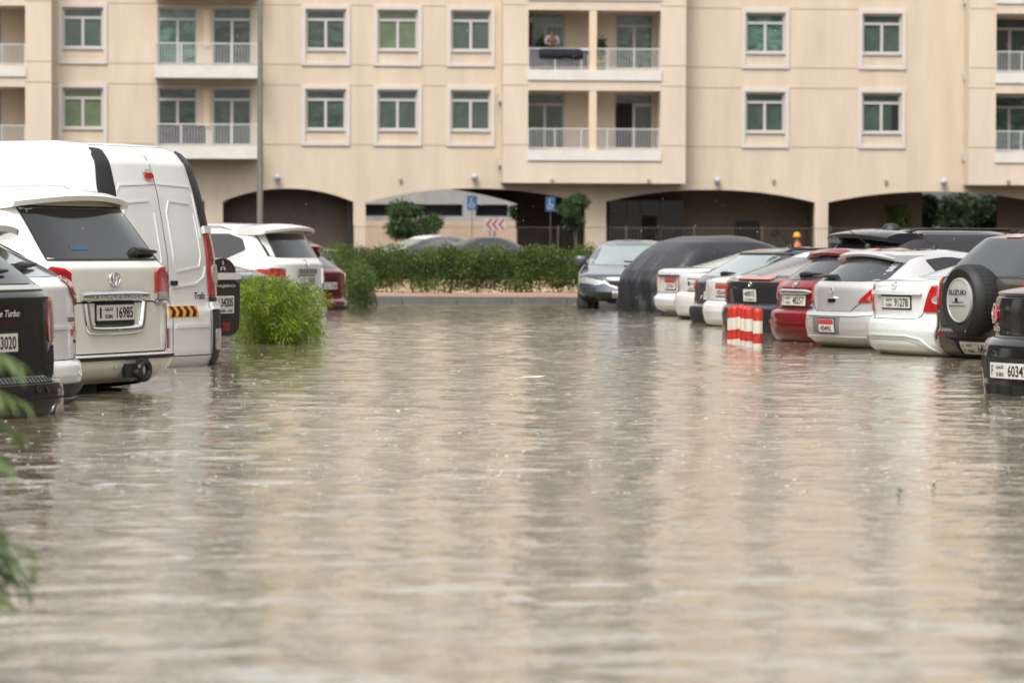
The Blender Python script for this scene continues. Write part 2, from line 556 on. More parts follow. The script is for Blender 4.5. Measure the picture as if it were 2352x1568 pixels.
NF = 5
ZG = 3.70                      # foot of the flat facade above the arches
ZTOP = fz(335) + NF * FLOOR + 0.9
XL, XR = fx(-1300), fx(3700)
main_holes = []
wins = []
cols = [(748, 'mid'), (913, 'olive'), (1081, 'mid'), (1757, 'teal'), (2025, 'mid'), (190, 'mid'), (-420, 'mid'), (-620, 'mid'), (2920, 'mid'), (3150, 'teal'), (3380, 'mid')]
kinds = {(748, 1): 'dark', (748, 0): 'dark', (913, 1): 'olive', (913, 0): 'mid', (1081, 1): 'mid', (1081, 0): 'mid', (1757, 1): 'teal', (1757, 0): 'mid', (2025, 1): 'mid', (2025, 0): 'mid', (190, 1): 'mid', (190, 0): 'olive'}
hw = (fx(793) - fx(702)) / 2; sw = (fx(802) - fx(691)) / 2
zw1, zw0 = fz(211), fz(300); zs1, zs0 = fz(199), fz(337)
for px, kd in cols:
    c = fx(px)
    for k in range(NF):
        dz = FLOOR * k
        main_holes.append((c - hw, c + hw, zw0 + dz, zw1 + dz))
        wins.append((c - hw, c + hw, zw0 + dz, zw1 + dz, kinds.get((px, k), rnd.choice(['mid', 'mid', 'olive', 'teal', 'dark'])), (c - sw, c + sw, zs0 + dz, zs1 + dz), 1 if (px == 2025 and k == 0) else 0))
# balcony doors straight in the main wall (left of the lamp post)
bal_doors = []
for k in range(NF):
    dz = FLOOR * k
    for a, b in ((362, 453), (487, 578)):
        h = (fx(a), fx(b), fz(338) + dz, fz(207) + dz)
        main_holes.append(h); bal_doors.append((h, k))
# loggia bays stand proud of the wall
BAYD = -1.1
BAYS = [dict(l=-330, r=118, ol=-270, orr=58, doors=((-262, -170), (-80, 5)), col=(-115, -98)),
        dict(l=1155, r=1575, ol=1213, orr=1517, doors=((1213, 1297), (1412, 1500)), col=(1353, 1370)),
        dict(l=2225, r=2700, ol=2287, orr=2640, doors=((2287, 2372), (2530, 2618)), col=(2450, 2467))]
for b in BAYS:
    b['X'] = [fx(b[q], BAYD) for q in ('l', 'r', 'ol', 'orr')]
    for k in range(NF):
        main_holes.append((b['X'][2], b['X'][3], fz(337, BAYD) + k * FLOOR, fz(207, BAYD) + k * FLOOR))
w = MB()
wall_with_holes(w, XL, XR, ZG, ZTOP, main_holes, 0.0, 0.18)
# parapet, roof and the far sides
w.box(XL, XR, -0.12, 0.25, ZTOP + 0.002, ZTOP + 0.30)
w.quad((XL, 0.25, ZTOP), (XR, 0.25, ZTOP), (XR, 14, ZTOP), (XL, 14, ZTOP))
w.quad((XL, 14, 0), (XL, 14, ZTOP), (XR, 14, ZTOP), (XR, 14, 3.9)) if False else None
w.quad((XL, 0, 0), (XL, 0, ZTOP), (XL, 14, ZTOP), (XL, 14, 0)); w.quad((XR, 0, 0), (XR, 14, 0), (XR, 14, ZTOP), (XR, 0, ZTOP))
w.quad((XL, 14, 3.9), (XR, 14, 3.9), (XR, 14, ZTOP), (XL, 14, ZTOP))
# arches: the band between the springing and the facade
ARCH = [(-900, -420, 462, 430), (-380, 60, 462, 431), (110, 470, 462, 432), (512, 812, 463, 433), (840, 1345, 466, 433), (1393, 1873, 464, 436), (1903, 2400, 466, 440), (2440, 2900, 466, 441), (2950, 3500, 466, 442)]
edge = XL
AT = 0.45
for a, b, sp, cr in ARCH:
    xa, xb = fx(a), fx(b)
    zs_, zc_ = fz(sp, px=(a + b) / 2), fz(cr, px=(a + b) / 2)
    w.box(edge, xa, 0.0, AT, 0, ZG - 0.001) if xa > edge else None
    n = 24
    for i in range(n):
        t0, t1 = -1 + 2 * i / n, -1 + 2 * (i + 1) / n
        u0, u1 = (xa + xb) / 2 + (xb - xa) / 2 * t0, (xa + xb) / 2 + (xb - xa) / 2 * t1
        g = lambda t: zs_ + (zc_ - zs_) * (1 - abs(t) ** 2.1)
        w.quad((u0, 0, g(t0)), (u1, 0, g(t1)), (u1, 0, ZG), (u0, 0, ZG))
        w.quad((u0, 0, g(t0)), (u0, AT, g(t0)), (u1, AT, g(t1)), (u1, 0, g(t1)))
    edge = xb
w.box(edge, XR, 0.0, AT, 0, ZG - 0.001)
w.build('wall', M_wall, bld)
# horizontal joints in the render
g = MB()
for k in range(NF + 1):
    for py in ((335,) if k == NF else (335, 199)):
        z = fz(py) + k * FLOOR
        spans = [XL] + [v for b in BAYS for v in (b['X'][0], b['X'][1])] + [XR]
        for a, b in zip(spans[0::2], spans[1::2]):
            cuts = sorted([(h[5][0], h[5][1]) for h in wins if h[5][2] - 0.03 < z < h[5][3] + 0.03])
            e = a
            for c0_, c1_ in cuts:
                if c0_ > e and c0_ < b: g.box(e, c0_, -0.004, 0.001, z - 0.018, z + 0.018)
                if c1_ > e: e = max(e, c1_)
            if e < b: g.box(e, b, -0.004, 0.001, z - 0.018, z + 0.018)
        for b in BAYS:
            X = b['X']
            for a_, b_ in ((X[0], X[2]), (X[3], X[1])):
                g.box(a_, b_, BAYD - 0.004, BAYD + 0.001, z - 0.018, z + 0.018)
g.build('render_joint', M_groove, bld)
for x0, x1, z0, z1, kd, su, op in wins:
    window(x0, x1, z0, z1, 0.14, kd, surround=su, open_side=op)

def railing(x0, x1, y, z, side_to=None, h=0.95):
    r = MB()
    r.box(x0, x1, y - 0.025, y + 0.025, z + h - 0.05, z + h)
    r.box(x0, x1, y - 0.015, y + 0.015, z + 0.07, z + 0.10)
    n = max(1, round((x1 - x0) / 0.115))
    for i in range(1, n):
        x = x0 + (x1 - x0) * i / n
        r.box(x - 0.011, x + 0.011, y - 0.011, y + 0.011, z + 0.10, z + h - 0.05)
    m = max(1, round((x1 - x0) / 0.95))
    for i in range(m + 1):
        x = x0 + (x1 - x0) * i / m
        r.box(x - 0.03, x + 0.03, y - 0.028, y + 0.028, z, z + h + 0.001)
    if side_to is not None:
        for x in (x0, x1):
            r.box(x - 0.024, x + 0.024, y, side_to, z + h - 0.049, z + h - 0.001)
            k = max(1, round((side_to - y) / 0.115))
            for i in range(1, k):
                v = y + (side_to - y) * i / k
                r.box(x - 0.011, x + 0.011, v - 0.011, v + 0.011, z, z + h - 0.05)
    return r.build('railing', M_rail, bld)

M_pil = mat('pilaster', (0.68, 0.55, 0.40), 0.7)
for (h, k) in bal_doors:
    window(h[0], h[1], h[2], h[3], 0.12, ['dark', 'teal', 'mid', 'mid', 'teal'][k] if h[0] < fx(470) else ['mid', 'dark', 'teal', 'mid', 'mid'][k], name='balcony_door', tr=0.8)
for k in range(NF + 1):
    dz = FLOOR * k
    x0, x1 = fx(355, -1.2), fx(592, -1.2)
    zt, zb = fz(340, -1.2) + dz, fz(368, -1.2) + dz
    MB().box(x0, x1, -1.2, -0.001, zb, zt).build('balcony', M_slab, bld)
    if k < NF:
        railing(x0 + 0.05, x1 - 0.05, -1.14, zt, side_to=-0.001, h=fz(288, -1.2) - fz(340, -1.2))
        MB().box(fx(466), fx(482), -0.10, -0.001, zt + 0.8, zt + 2.25).add([], []).build('pilaster', M_pil, bld)
for i_, b in enumerate(BAYS):
    X0, X1, O0, O1 = b['X']
    zb = fz(420, BAYD)
    m = MB()
    holes = [(O0, O1, fz(345, BAYD) + k * FLOOR, fz(207, BAYD) + k * FLOOR) for k in range(NF)]
    wall_with_holes(m, X0, X1, zb, ZTOP + 0.2, holes, BAYD, 0.22)
    m.quad((X0, BAYD, zb), (X0, 0, zb), (X0, 0, ZTOP + 0.2), (X0, BAYD, ZTOP + 0.2)); m.quad((X1, BAYD, zb), (X1, BAYD, ZTOP + 0.2), (X1, 0, ZTOP + 0.2), (X1, 0, zb))
    m.quad((X0, BAYD, zb), (X1, BAYD, zb), (X1, 0, zb), (X0, 0, zb)); m.quad((X0, BAYD, ZTOP + 0.2), (X0, 0, ZTOP + 0.2), (X1, 0, ZTOP + 0.2), (X1, BAYD, ZTOP + 0.2))
    # the room side of the loggias: back wall with door openings, end walls, ceilings
    BK = 0.9
    dh = [(fx(p, BK) if p not in (b['ol'],) else O0 + 0.02, fx(q, BK), fz(342, BK) + k * FLOOR, fz(214, BK) + k * FLOOR) for p, q in b['doors'] for k in range(NF)]
    wall_with_holes(m, O0 - 0.3, O1 + 0.3, ZG, ZTOP, dh, BK, 0.15)
    for x in (O0 - 0.001, O1 + 0.001):
        m.quad((x, BAYD + 0.22, ZG), (x, BK, ZG), (x, BK, ZTOP), (x, BAYD + 0.22, ZTOP))
    m.build('bay', M_wall2, bld)
    for (a, c, d, e) in dh:
        k = round((d - fz(342, BK)) / FLOOR)
        window(a, c, d, e, BK + 0.1, rnd.choice(['mid', 'teal', 'mid']) if i_ != 1 else {0: 'mid', 1: 'teal'}.get(k, 'mid'), name='balcony_door', tr=0.8)
    for k in range(NF):
        zt = fz(345, BAYD) + k * FLOOR
        MB().box(O0 - 0.03, O1 + 0.03, BAYD - 0.06, BK - 0.002, zt - (fz(345, BAYD) - fz(368, BAYD)) * (1 if k == 0 else 1), zt + 0.02).build('balcony', M_slab, bld)
        railing(O0 + 0.02, O1 - 0.02, BAYD + 0.06, zt + 0.02, h=fz(295, BAYD) - fz(345, BAYD))
        MB().box(fx(b['col'][0], BAYD), fx(b['col'][1], BAYD), BAYD + 0.012, BAYD + 0.25, zt + 0.021, fz(207, BAYD) + k * FLOOR - 0.002).build('column', M_pil, bld)
        MB().box(O0 + 0.0, O1, BAYD + 0.23, BK - 0.002, fz(207, BAYD) + k * FLOOR + 0.002, fz(207, BAYD) + k * FLOOR + 0.1).build('loggia_ceiling', M_wall2, bld)
MB().box(fx(366, -1.1), fx(474, -1.1), -1.10, -1.085, fz(340, -1.1) + 0.08, fz(293, -1.1)).build('privacy_sheet', mat('grey_sheet', (0.085, 0.08, 0.09), 0.8, var=0.2, vscale=5), bld)
MB().box(fx(1217, BAYD + 0.2), fx(1348, BAYD + 0.2), BAYD + 0.16, BAYD + 0.18, fz(345, BAYD) + FLOOR + 0.06, fz(302, BAYD) + FLOOR).build('privacy_sheet', mat('purple_sheet', (0.06, 0.05, 0.065), 0.8, var=0.4, vscale=3), bld)
# open door leaf seen dark in the lower right loggia, and a red curtain in the upper left one
MB().box(fx(1414, 0.95), fx(1452, 0.95), 0.93, 0.955, fz(342, 0.9) + 0.08, fz(236, 0.9)).build('dark_doorway', M_dark, bld)
MB().box(fx(1215, 0.95), fx(1222, 0.95), 0.93, 0.955, fz(342, 0.9) + FLOOR + 0.08, fz(236, 0.9) + FLOOR).build('curtain', mat('red_curtain', (0.16, 0.03, 0.03), 0.8), bld)

# arcade interior: ceiling, back walls, entrance, passage
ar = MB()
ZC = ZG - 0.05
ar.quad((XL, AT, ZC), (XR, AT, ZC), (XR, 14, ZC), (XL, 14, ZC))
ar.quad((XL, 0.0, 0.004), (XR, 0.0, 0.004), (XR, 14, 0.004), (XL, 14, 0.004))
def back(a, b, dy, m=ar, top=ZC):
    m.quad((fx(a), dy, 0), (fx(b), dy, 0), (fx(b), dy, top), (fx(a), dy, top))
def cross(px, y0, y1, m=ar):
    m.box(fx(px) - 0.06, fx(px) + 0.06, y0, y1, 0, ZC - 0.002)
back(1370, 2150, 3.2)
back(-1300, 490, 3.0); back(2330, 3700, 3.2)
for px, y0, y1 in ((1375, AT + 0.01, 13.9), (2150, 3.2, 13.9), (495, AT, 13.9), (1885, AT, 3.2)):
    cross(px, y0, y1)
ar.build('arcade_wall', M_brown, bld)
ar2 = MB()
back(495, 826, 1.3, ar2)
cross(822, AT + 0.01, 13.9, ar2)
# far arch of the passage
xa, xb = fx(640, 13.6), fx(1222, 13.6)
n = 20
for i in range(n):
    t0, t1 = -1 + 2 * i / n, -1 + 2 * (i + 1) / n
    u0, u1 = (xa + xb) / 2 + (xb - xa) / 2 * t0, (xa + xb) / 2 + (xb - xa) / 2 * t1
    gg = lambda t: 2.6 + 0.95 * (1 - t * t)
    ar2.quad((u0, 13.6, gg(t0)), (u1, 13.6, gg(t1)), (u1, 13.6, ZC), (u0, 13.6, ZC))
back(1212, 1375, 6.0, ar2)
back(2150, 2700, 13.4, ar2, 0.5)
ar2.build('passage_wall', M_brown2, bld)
e = MB().box(fx(1398, 2.6), fx(1573, 2.6), 2.6, 3.19, 0.05, fz(459, 2.6)); e.build('entrance', M_entr, bld)
e = MB()
for px in (1400, 1441, 1473, 1518, 1571):
    e.box(fx(px, 2.58) - 0.03, fx(px, 2.58) + 0.03, 2.56, 2.60, 0.05, fz(459, 2.58) - 0.01)
e.box(fx(1400, 2.58), fx(1571, 2.58), 2.565, 2.598, fz(492, 2.58), fz(489, 2.58))
e.build('entrance_frame', mat('bronze_frame', (0.10, 0.085, 0.07), 0.5), bld)
MB().box(fx(1475, 2.58), fx(1510, 2.58), 2.57, 2.599, 0.06, fz(495, 2.58)).build('entrance_door', M_dark, bld)
MB().box(fx(1690, 3.1), fx(1745, 3.1), 3.12, 3.20, 0.05, fz(506, 3.1)).build('door', M_doorm, bld)
MB().box(fx(1774, 3.1), fx(1788, 3.1), 3.05, 3.20, fz(540, 3.1), fz(528, 3.1)).build('meter_box', M_doorm, bld)
MB().box(fx(798, 0.6), fx(808, 0.6), 0.6, 0.9, 0.05, fz(455, 0.6)).build('gate_leaf', M_doorm, bld)
for px, py in ((637, 408), (1090, 407), (1648, 415), (2168, 418), (280, 404)):
    x, z = fl(px, py, -0.2)
    s = MB().lathe([(0.14 * math.sin(t), z - 0.14 * math.cos(t)) for t in np.linspace(0.05, math.pi - 0.05, 12)], 20, (x, -0.2, 0)).build('globe_lamp', M_globe, bld, smooth=60)
    MB().box(x - 0.03, x + 0.03, -0.10, 0.0, z - 0.03, z + 0.03).build('lamp_bracket', M_ac, s)
for px, py, dy in ((920, 412, 0), (1268, 414, BAYD), (1490, 414, BAYD), (1777, 414, 0), (2035, 416, 0), (2316, 416, BAYD)):
    x, z = fl(px, py, dy)
    MB().lathe([(0.03, -0.0), (0.075, -0.02), (0.06, -0.09), (0.02, -0.10)], 12, (x, dy, z), 'Y').box(x - 0.05, x + 0.05, dy - 0.08, dy, z - 0.12, z - 0.06).build('spotlight', mat('spot_beige', (0.38, 0.3, 0.22), 0.5), bld)
for px, py in ((1150, 225), (1150, 372), (2219, 0), (2219, 175), (2217, 360), (2220, 310)):
    x, z = fl(px, py, -0.3)
    q = MB().box(x - 0.09, x + 0.09, -0.45, -0.05, z - 0.16, z + 0.16)
    q.box(x - 0.02, x + 0.02, -0.25, -0.2, z - 0.75, z - 0.16)
    q.build('drain_box', M_ac, bld)

# ------------------------------------------------------------------ beyond the building
bgm = MB()
X0, X1 = at(700, 250).x, at(1420, 250).x
zz = lambda py, Y: CAMH + (560 - py) / F * Y
hl = [(at(a, 250).x, at(b, 250).x, zz(497, 250), zz(470, 250)) for a, b in ((700, 815), (836, 905), (925, 1062), (1092, 1166), (1190, 1262), (1290, 1400))]
wall_with_holes(bgm, X0 - 20, X1 + 20, 0, 18, hl, 250, 2.0)
o = bgm.build('parking_block', mat('hazed_concrete', (0.27, 0.26, 0.25), 0.8, var=0.25, vscale=0.45))  # concrete darkened to put haze into its colour
tag(o, 'pale concrete block with a row of dark openings, seen through the middle archway', 'building')
MB().quad((X0 - 20, 252, 0), (X1 + 20, 252, 0), (X1 + 20, 252, 17), (X0 - 20, 252, 17)).build('interior_shade', mat('opening_shade', (0.085, 0.085, 0.10), 0.6), o)  # flat sheet coloured as the shade inside the openings
o = MB().box(X0 - 40, X1 + 60, 205, 205.3, 0, zz(508, 205)).build('boundary_wall', mat('sandy_block', (0.46, 0.34, 0.25), 0.9, var=0.12, vscale=0.8))
tag(o, 'low sandy boundary wall seen through the middle archway behind the fence', 'wall')

# unseen blocks added on both sides to darken paint reflections and side light
for sg, xf, lb in ((1, 34.0, 'unseen apartment block added right of the car park, darkened for its reflections'), (-1, -36.0, 'unseen apartment block added left of the car park, darkened for its reflections')):
    wb = thing('reflection_block', lb, 'building', (xf, 62, -0.1), R(90) if sg < 0 else R(-90))
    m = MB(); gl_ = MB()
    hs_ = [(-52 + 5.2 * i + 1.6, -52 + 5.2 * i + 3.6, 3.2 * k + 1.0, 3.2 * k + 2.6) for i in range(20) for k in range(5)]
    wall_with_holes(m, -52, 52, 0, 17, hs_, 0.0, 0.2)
    m.quad((-52, 0, 17), (52, 0, 17), (52, 12, 17), (-52, 12, 17)); m.box(-52, 52, -0.1, 0.3, 17.002, 21); m.quad((-52, 0, 0), (-52, 0, 17), (-52, 12, 17), (-52, 12, 0)); m.quad((52, 0, 0), (52, 12, 0), (52, 12, 17), (52, 0, 17))  # parapet raised to shut more sky out of the reflections
    m.build('wall', mat('darkened_render', (0.13, 0.105, 0.085), 0.8, var=0.2, vscale=0.4), wb)  # brown darkened to deepen what the black paint mirrors
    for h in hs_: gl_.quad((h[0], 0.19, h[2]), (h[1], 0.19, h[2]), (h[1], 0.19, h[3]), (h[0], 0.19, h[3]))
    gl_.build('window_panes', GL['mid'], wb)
# ------------------------------------------------------------------ cars
# A car body is a stack of rounded plan-view slices; lamps, glass, plates and lettering are laid on that surface.
# Local axes: x to the car's right, y forward (0 at the rear bumper), z up from the road.
def profile(L, W, H, rear, front, width):
    zs = sorted({round(z, 4) for t in (rear, front, width) for z, _ in t})
    g = lambda t: np.interp(zs, [q[0] for q in t], [q[1] for q in t])
    a, b, c = g(width), g(rear), g(front)
    return chaikin(list(zip(zs, a, b, c)), 2, 0.2)

class Car:
    def __init__(s, name, label, group, prof, px, Y, phi, base, body_mat, D=0.55, n=2.7, Df=0.7, nf=2.6, anchor=(0.0, 0.0), cat='car',
                 body_name='body', wk=1.0):
        z = prof[:, 0].copy()
        for i in range(1, len(z)):
            if z[i] <= z[i - 1]: z[i] = z[i - 1] + 1e-4
        s.z, s.w, s.yr, s.yf = z, prof[:, 1], prof[:, 2], prof[:, 3]
        s.D, s.n, s.Df, s.nf = D, n, Df, nf
        s.cache = {}
        s.wk = wk
        P = at(px, Y)
        c, q = math.cos(phi), math.sin(phi)
        ax, ay = anchor
        s.root = thing(name, label, cat, (P.x - (c * ax - q * ay), P.y - (q * ax + c * ay), base), phi, group)
        s.body = s.shell(body_name, body_mat)
    def sl(s, z):
        k = round(float(z), 5)
        if k in s.cache: return s.cache[k]
        w = max(0.01, np.interp(z, s.z, s.w)); yr = np.interp(z, s.z, s.yr); yf = np.interp(z, s.z, s.yf)
        D, Df = s.D * min(1, 0.35 + 0.65 * w / s.w.max()), s.Df
        if D + Df > (yf - yr) * 0.96:
            q = (yf - yr) * 0.96 / (D + Df); D *= q; Df *= q
        t = np.linspace(0, math.pi / 2, 40) ** 1.0
        n = s.n
        xr = w * np.sin(t) ** (2 / n); yy = yr + D * (1 - np.cos(t) ** (2 / n))
        t2 = t[::-1]; n2 = s.nf
        xf = w * np.sin(t2) ** (2 / n2); yg = yf - Df * (1 - np.cos(t2) ** (2 / n2))
        X = np.concatenate([xr, xf]); Yv = np.concatenate([yy, yg])
        arc = np.concatenate([[0], np.cumsum(np.hypot(np.diff(X), np.diff(Yv)))])
        r = (X, Yv, arc, 40, w)
        s.cache[k] = r
        return r
    def pt(s, mode, u, z, side=1):
        X, Yv, arc, m, w = s.sl(z)
        if mode == 'rear':
            return np.array([u, np.interp(min(abs(u), w), X[:m], Yv[:m]), z])
        if mode == 'front':
            return np.array([u, np.interp(min(abs(u), w), X[m:][::-1], Yv[m:][::-1]), z])
        if mode == 'side':
            return np.array([side * np.interp(u, Yv, X), min(max(u, Yv[0]), Yv[-1]), z])
        if mode == 'wrap':
            a = abs(u) * s.wk
            return np.array([math.copysign(np.interp(a, arc, X), u), np.interp(a, arc, Yv), z])
    def nrm(s, mode, u, z, side=1):
        e, ez = 0.006, 0.006
        zt, zb = min(z + ez, s.z[-1] - 1e-4), max(z - ez, s.z[0] + 1e-4)
        a = s.pt(mode, u + e, z, side) - s.pt(mode, u - e, z, side)
        b = s.pt(mode, u, zt, side) - s.pt(mode, u, zb, side)
        c = np.cross(a, b)
        l = np.linalg.norm(c)
        if l < 1e-12: return np.array([0, -1.0, 0])
        c /= l
        p = s.pt(mode, u, z, side)
        ref = {'rear': np.array([0, -1, 0.15]), 'front': np.array([0, 1, 0.15]), 'side': np.array([side, 0, 0.15]),
               'wrap': np.array([p[0] * 0.8, -1 if p[1] < 1.5 else 0, 0.15])}[mode]
        return c if np.dot(c, ref) > 0 else -c
    def on(s, mode, u, z, off=0.0, side=1):
        return s.pt(mode, u, z, side) + s.nrm(mode, u, z, side) * off
    def shell(s, name, m):
        fr = np.concatenate([np.linspace(0, 1, 15) ** 0.9])
        rows = []
        zs = [s.z[0]]
        for z in s.z[1:]:
            while z - zs[-1] > 0.06: zs.append(zs[-1] + 0.05)
            if z - zs[-1] > 0.0015: zs.append(z)
        for z in zs:
            X, Yv, arc, mm, w = s.sl(z)
            a1, a2, a3 = arc[mm - 1], arc[mm], arc[-1]
            ts = np.concatenate([np.linspace(0, a1, 18), np.linspace(a1, a2, 8)[1:], np.linspace(a2, a3, 18)[1:]])
            xs, ys = np.interp(ts, arc, X), np.interp(ts, arc, Yv)
            ring = [(x, y, z) for x, y in zip(xs, ys)] + [(-x, y, z) for x, y in zip(xs[-2:0:-1], ys[-2:0:-1])]
            rows.append(ring)
        N = len(rows[0])
        mb = MB()
        fs = []
        for i in range(len(rows) - 1):
            for k in range(N):
                fs.append((i * N + k, i * N + (k + 1) % N, (i + 1) * N + (k + 1) % N, (i + 1) * N + k))
        fs.append(tuple(range(N - 1, -1, -1)))
        fs.append(tuple((len(rows) - 1) * N + k for k in range(N)))
        mb.add([p for r_ in rows for p in r_], fs)
        return mb.build(name, m, s.root, smooth=40)
    # a patch of another material laid on the body; dark recess patches paint in shade
    def patch(s, name, mode, poly, off, m, side=1, parent=None, rnd_=0.0, it=2, nx=10, depth=0.012, dz=0.035, smooth=40, fill=None):
        P = np.array(poly, float)
        if rnd_: P = chaikin(P, it, rnd_, closed=True)
        z0, z1 = P[:, 1].min(), P[:, 1].max()
        zs = sorted(set([z0 + 1e-5, z1 - 1e-5] + [min(max(z, z0 + 1e-5), z1 - 1e-5) for z in P[:, 1]]))
        out = [zs[0]]
        for z in zs[1:]:
            if z - out[-1] < 0.0012: continue
            k = int((z - out[-1]) / dz)
            b = out[-1]
            for j in range(1, k + 1): out.append(b + (z - b) * j / (k + 1))
            out.append(z)
        zs = out
        rows, inner = [], []
        n = len(P)
        for z in zs:
            us = []
            for i in range(n):
                (ua, za), (ub, zb) = P[i], P[(i + 1) % n]
                if (za - z) * (zb - z) <= 0 and abs(za - zb) > 1e-9:
                    us.append(ua + (ub - ua) * (z - za) / (zb - za))
            if not us: continue
            a, b = min(us), max(us)
            uu = np.linspace(a, b, nx + 1)
            rows.append([s.on(mode, u, z, off, side) for u in uu])
            inner.append([s.on(mode, u, z, off - depth, side) for u in uu])
        M_ = nx + 1
        K = len(rows)
        mb = MB()
        vs = [p for r_ in rows for p in r_]
        fs = [(i * M_ + k, i * M_ + k + 1, (i + 1) * M_ + k + 1, (i + 1) * M_ + k) for i in range(K - 1) for k in range(nx)]
        # rim down to the body
        loop = [(0, k) for k in range(nx)] + [(i, nx) for i in range(K - 1)] + [(K - 1, k) for k in range(nx, 0, -1)] + [(i, 0) for i in range(K - 1, 0, -1)]
        base = len(vs)
        vs += [inner[i][k] for i, k in loop]
        Lp = len(loop)
        for j in range(Lp):
            i0, k0 = loop[j]; i1, k1 = loop[(j + 1) % Lp]
            fs.append((i0 * M_ + k0, base + j, base + (j + 1) % Lp, i1 * M_ + k1))
        mb.add(vs, fs)
        o = mb.build(name, m, parent or s.root, smooth=smooth)
        return o
    def sym(s, name, mode, poly, off, m, **kw):
        """the same part on both sides"""
        a = s.patch(name, mode, poly, off, m, side=1, **kw)
        if mode in ('rear', 'wrap', 'front'):
            b = s.patch(name, mode, [(-u, z) for u, z in poly], off, m, **kw)
        else:
            b = s.patch(name, mode, poly, off, m, side=-1, **kw)
        return a, b
    def strip(s, name, mode, pts, width, off, m, side=1, parent=None, depth=0.006, closed=False, step=0.04, mb=None):
        P = [np.array(p, float) for p in pts]
        if closed: P.append(P[0])
        Q = [P[0]]
        for a, b in zip(P[:-1], P[1:]):
            k = max(1, int(np.hypot(*(b - a)) / step))
            for j in range(1, k + 1): Q.append(a + (b - a) * j / k)
        own = mb is None
        mb = mb or MB()
        L3 = [s.pt(mode, u, z, side) for u, z in Q]
        N3 = [s.nrm(mode, u, z, side) for u, z in Q]
        vs, fs = [], []
        for i in range(len(Q)):
            t = L3[min(i + 1, len(Q) - 1)] - L3[max(i - 1, 0)]
            t = t / max(np.linalg.norm(t), 1e-9)
            b = np.cross(N3[i], t)
            c = L3[i]; nn = N3[i]
            vs += [c - b * width / 2 - nn * depth, c - b * width / 2 + nn * off, c + b * width / 2 + nn * off, c + b * width / 2 - nn * depth]
        for i in range(len(Q) - 1):
            for k in range(3):
                fs.append((i * 4 + k, i * 4 + k + 1, i * 4 + 5 + k, i * 4 + 4 + k))
        fs.append((3, 2, 1, 0)); e = (len(Q) - 1) * 4
        fs.append((e, e + 1, e + 2, e + 3))
        mb.add(vs, fs)
        if own: return mb.build(name, m, parent or s.root, smooth=35)
    def seams(s, lists, width=0.009, off=0.0012):
        """all shut lines of the body, one part"""
        mb = MB()
        for mode, side, pts in lists:
            s.strip('', mode, pts, width, off, None, side=side, mb=mb, depth=0.004)
        return mb.build('panel_gap', M_dark, s.root)
    def text(s, name, st, mode, u0, z0, h, w, m, off=0.004, parent=None, bold=0.02, shear=0.0, mb=None):
        v, f, tw = text_mesh(st, bold, shear)
        sg = -1 if mode == 'front' else 1
        pts = [s.on(mode, u0 + sg * (a / tw - 0.5) * w, z0 + (b - 0.5) * h, off) for a, b in v]
        if mb is not None:
            mb.add(pts, f); return
        q = MB(); q.add(pts, f)
        return q.build(name, m, parent or s.root)
    def rects(s, mb, mode, items, off):
        for a, b, z0, z1 in items:
            mb.add([s.on(mode, u, z, off) for u, z in ((a, z0), (b, z0), (b, z1), (a, z1))], [(0, 1, 2, 3)])
    def plate(s, u0, z0, letters, style='long', mode='rear', off=0.014, frame=True, w=None, h=None):
        if style == 'long': w, h = w or 0.52, h or 0.112
        else: w, h = w or 0.335, h or 0.155
        a, b = u0 - w / 2, u0 + w / 2
        pl = s.patch('number_plate', mode, [(a, z0 - h / 2), (b, z0 - h / 2), (b, z0 + h / 2), (a, z0 + h / 2)], off, M_plate, depth=0.02)
        if frame:
            f_ = 0.014
            s.patch('plate_frame', mode, [(a - f_, z0 - h / 2 - f_), (b + f_, z0 - h / 2 - f_), (b + f_, z0 + h / 2 + f_), (a - f_, z0 + h / 2 + f_)], off - 0.006, M_black, depth=0.02, parent=pl)
        mb = MB(); o2 = off + 0.003
        def T(st, fx, fz, fh, fw, bold=0.03):
            bold = 0.012
            s.text('', st, mode, u0 + (fx - 0.5) * w * (-1 if mode == 'front' else 1), z0 + (fz - 0.5) * h, fh * h, fw * w, None, o2, bold=bold, mb=mb)
        if style == 'long':
            T(letters[0], 0.085, 0.5, 0.66, 0.045, 0.06)
            # the emirate's name in Arabic above its Latin form
            q = lambda fx0, fx1, fz0, fz1: (u0 + (fx0 - 0.5) * w, u0 + (fx1 - 0.5) * w, z0 + (fz0 - 0.5) * h, z0 + (fz1 - 0.5) * h)
            s.rects(mb, mode, [q(0.20, 0.405, 0.66, 0.71), q(0.20, 0.212, 0.71, 0.84), q(0.255, 0.267, 0.71, 0.86), q(0.285, 0.30, 0.71, 0.80),
                               q(0.335, 0.40, 0.79, 0.83), q(0.388, 0.405, 0.71, 0.83), q(0.23, 0.262, 0.575, 0.61), q(0.31, 0.324, 0.575, 0.61)], o2)
            T('DUBAI', 0.305, 0.27, 0.26, 0.20)
            T(letters[1], 0.735, 0.5, 0.72, 0.44 if len(letters[1]) >= 5 else 0.38, 0.035)
        elif style == 'square':
            T(letters[0], 0.5, 0.62, 0.42, 0.78, 0.04)
            T(letters[1], 0.5, 0.16, 0.14, 0.74, 0.03)
        elif style == 'stack':
            T(letters[0], 0.5, 0.78, 0.22, 0.7, 0.03)
            T(letters[1], 0.5, 0.33, 0.40, 0.62, 0.04)
        elif style == 'red':
            s.patch('plate_band', mode, [(a + 0.004, z0 + 0.1 * h), (b - 0.004, z0 + 0.1 * h), (b - 0.004, z0 + 0.47 * h), (a + 0.004, z0 + 0.47 * h)], off + 0.002, M_platered, parent=pl, depth=0.004)
            T(letters[1], 0.5, 0.30, 0.36, 0.72, 0.04)
        mb.build('lettering', M_ink, pl)
        return pl
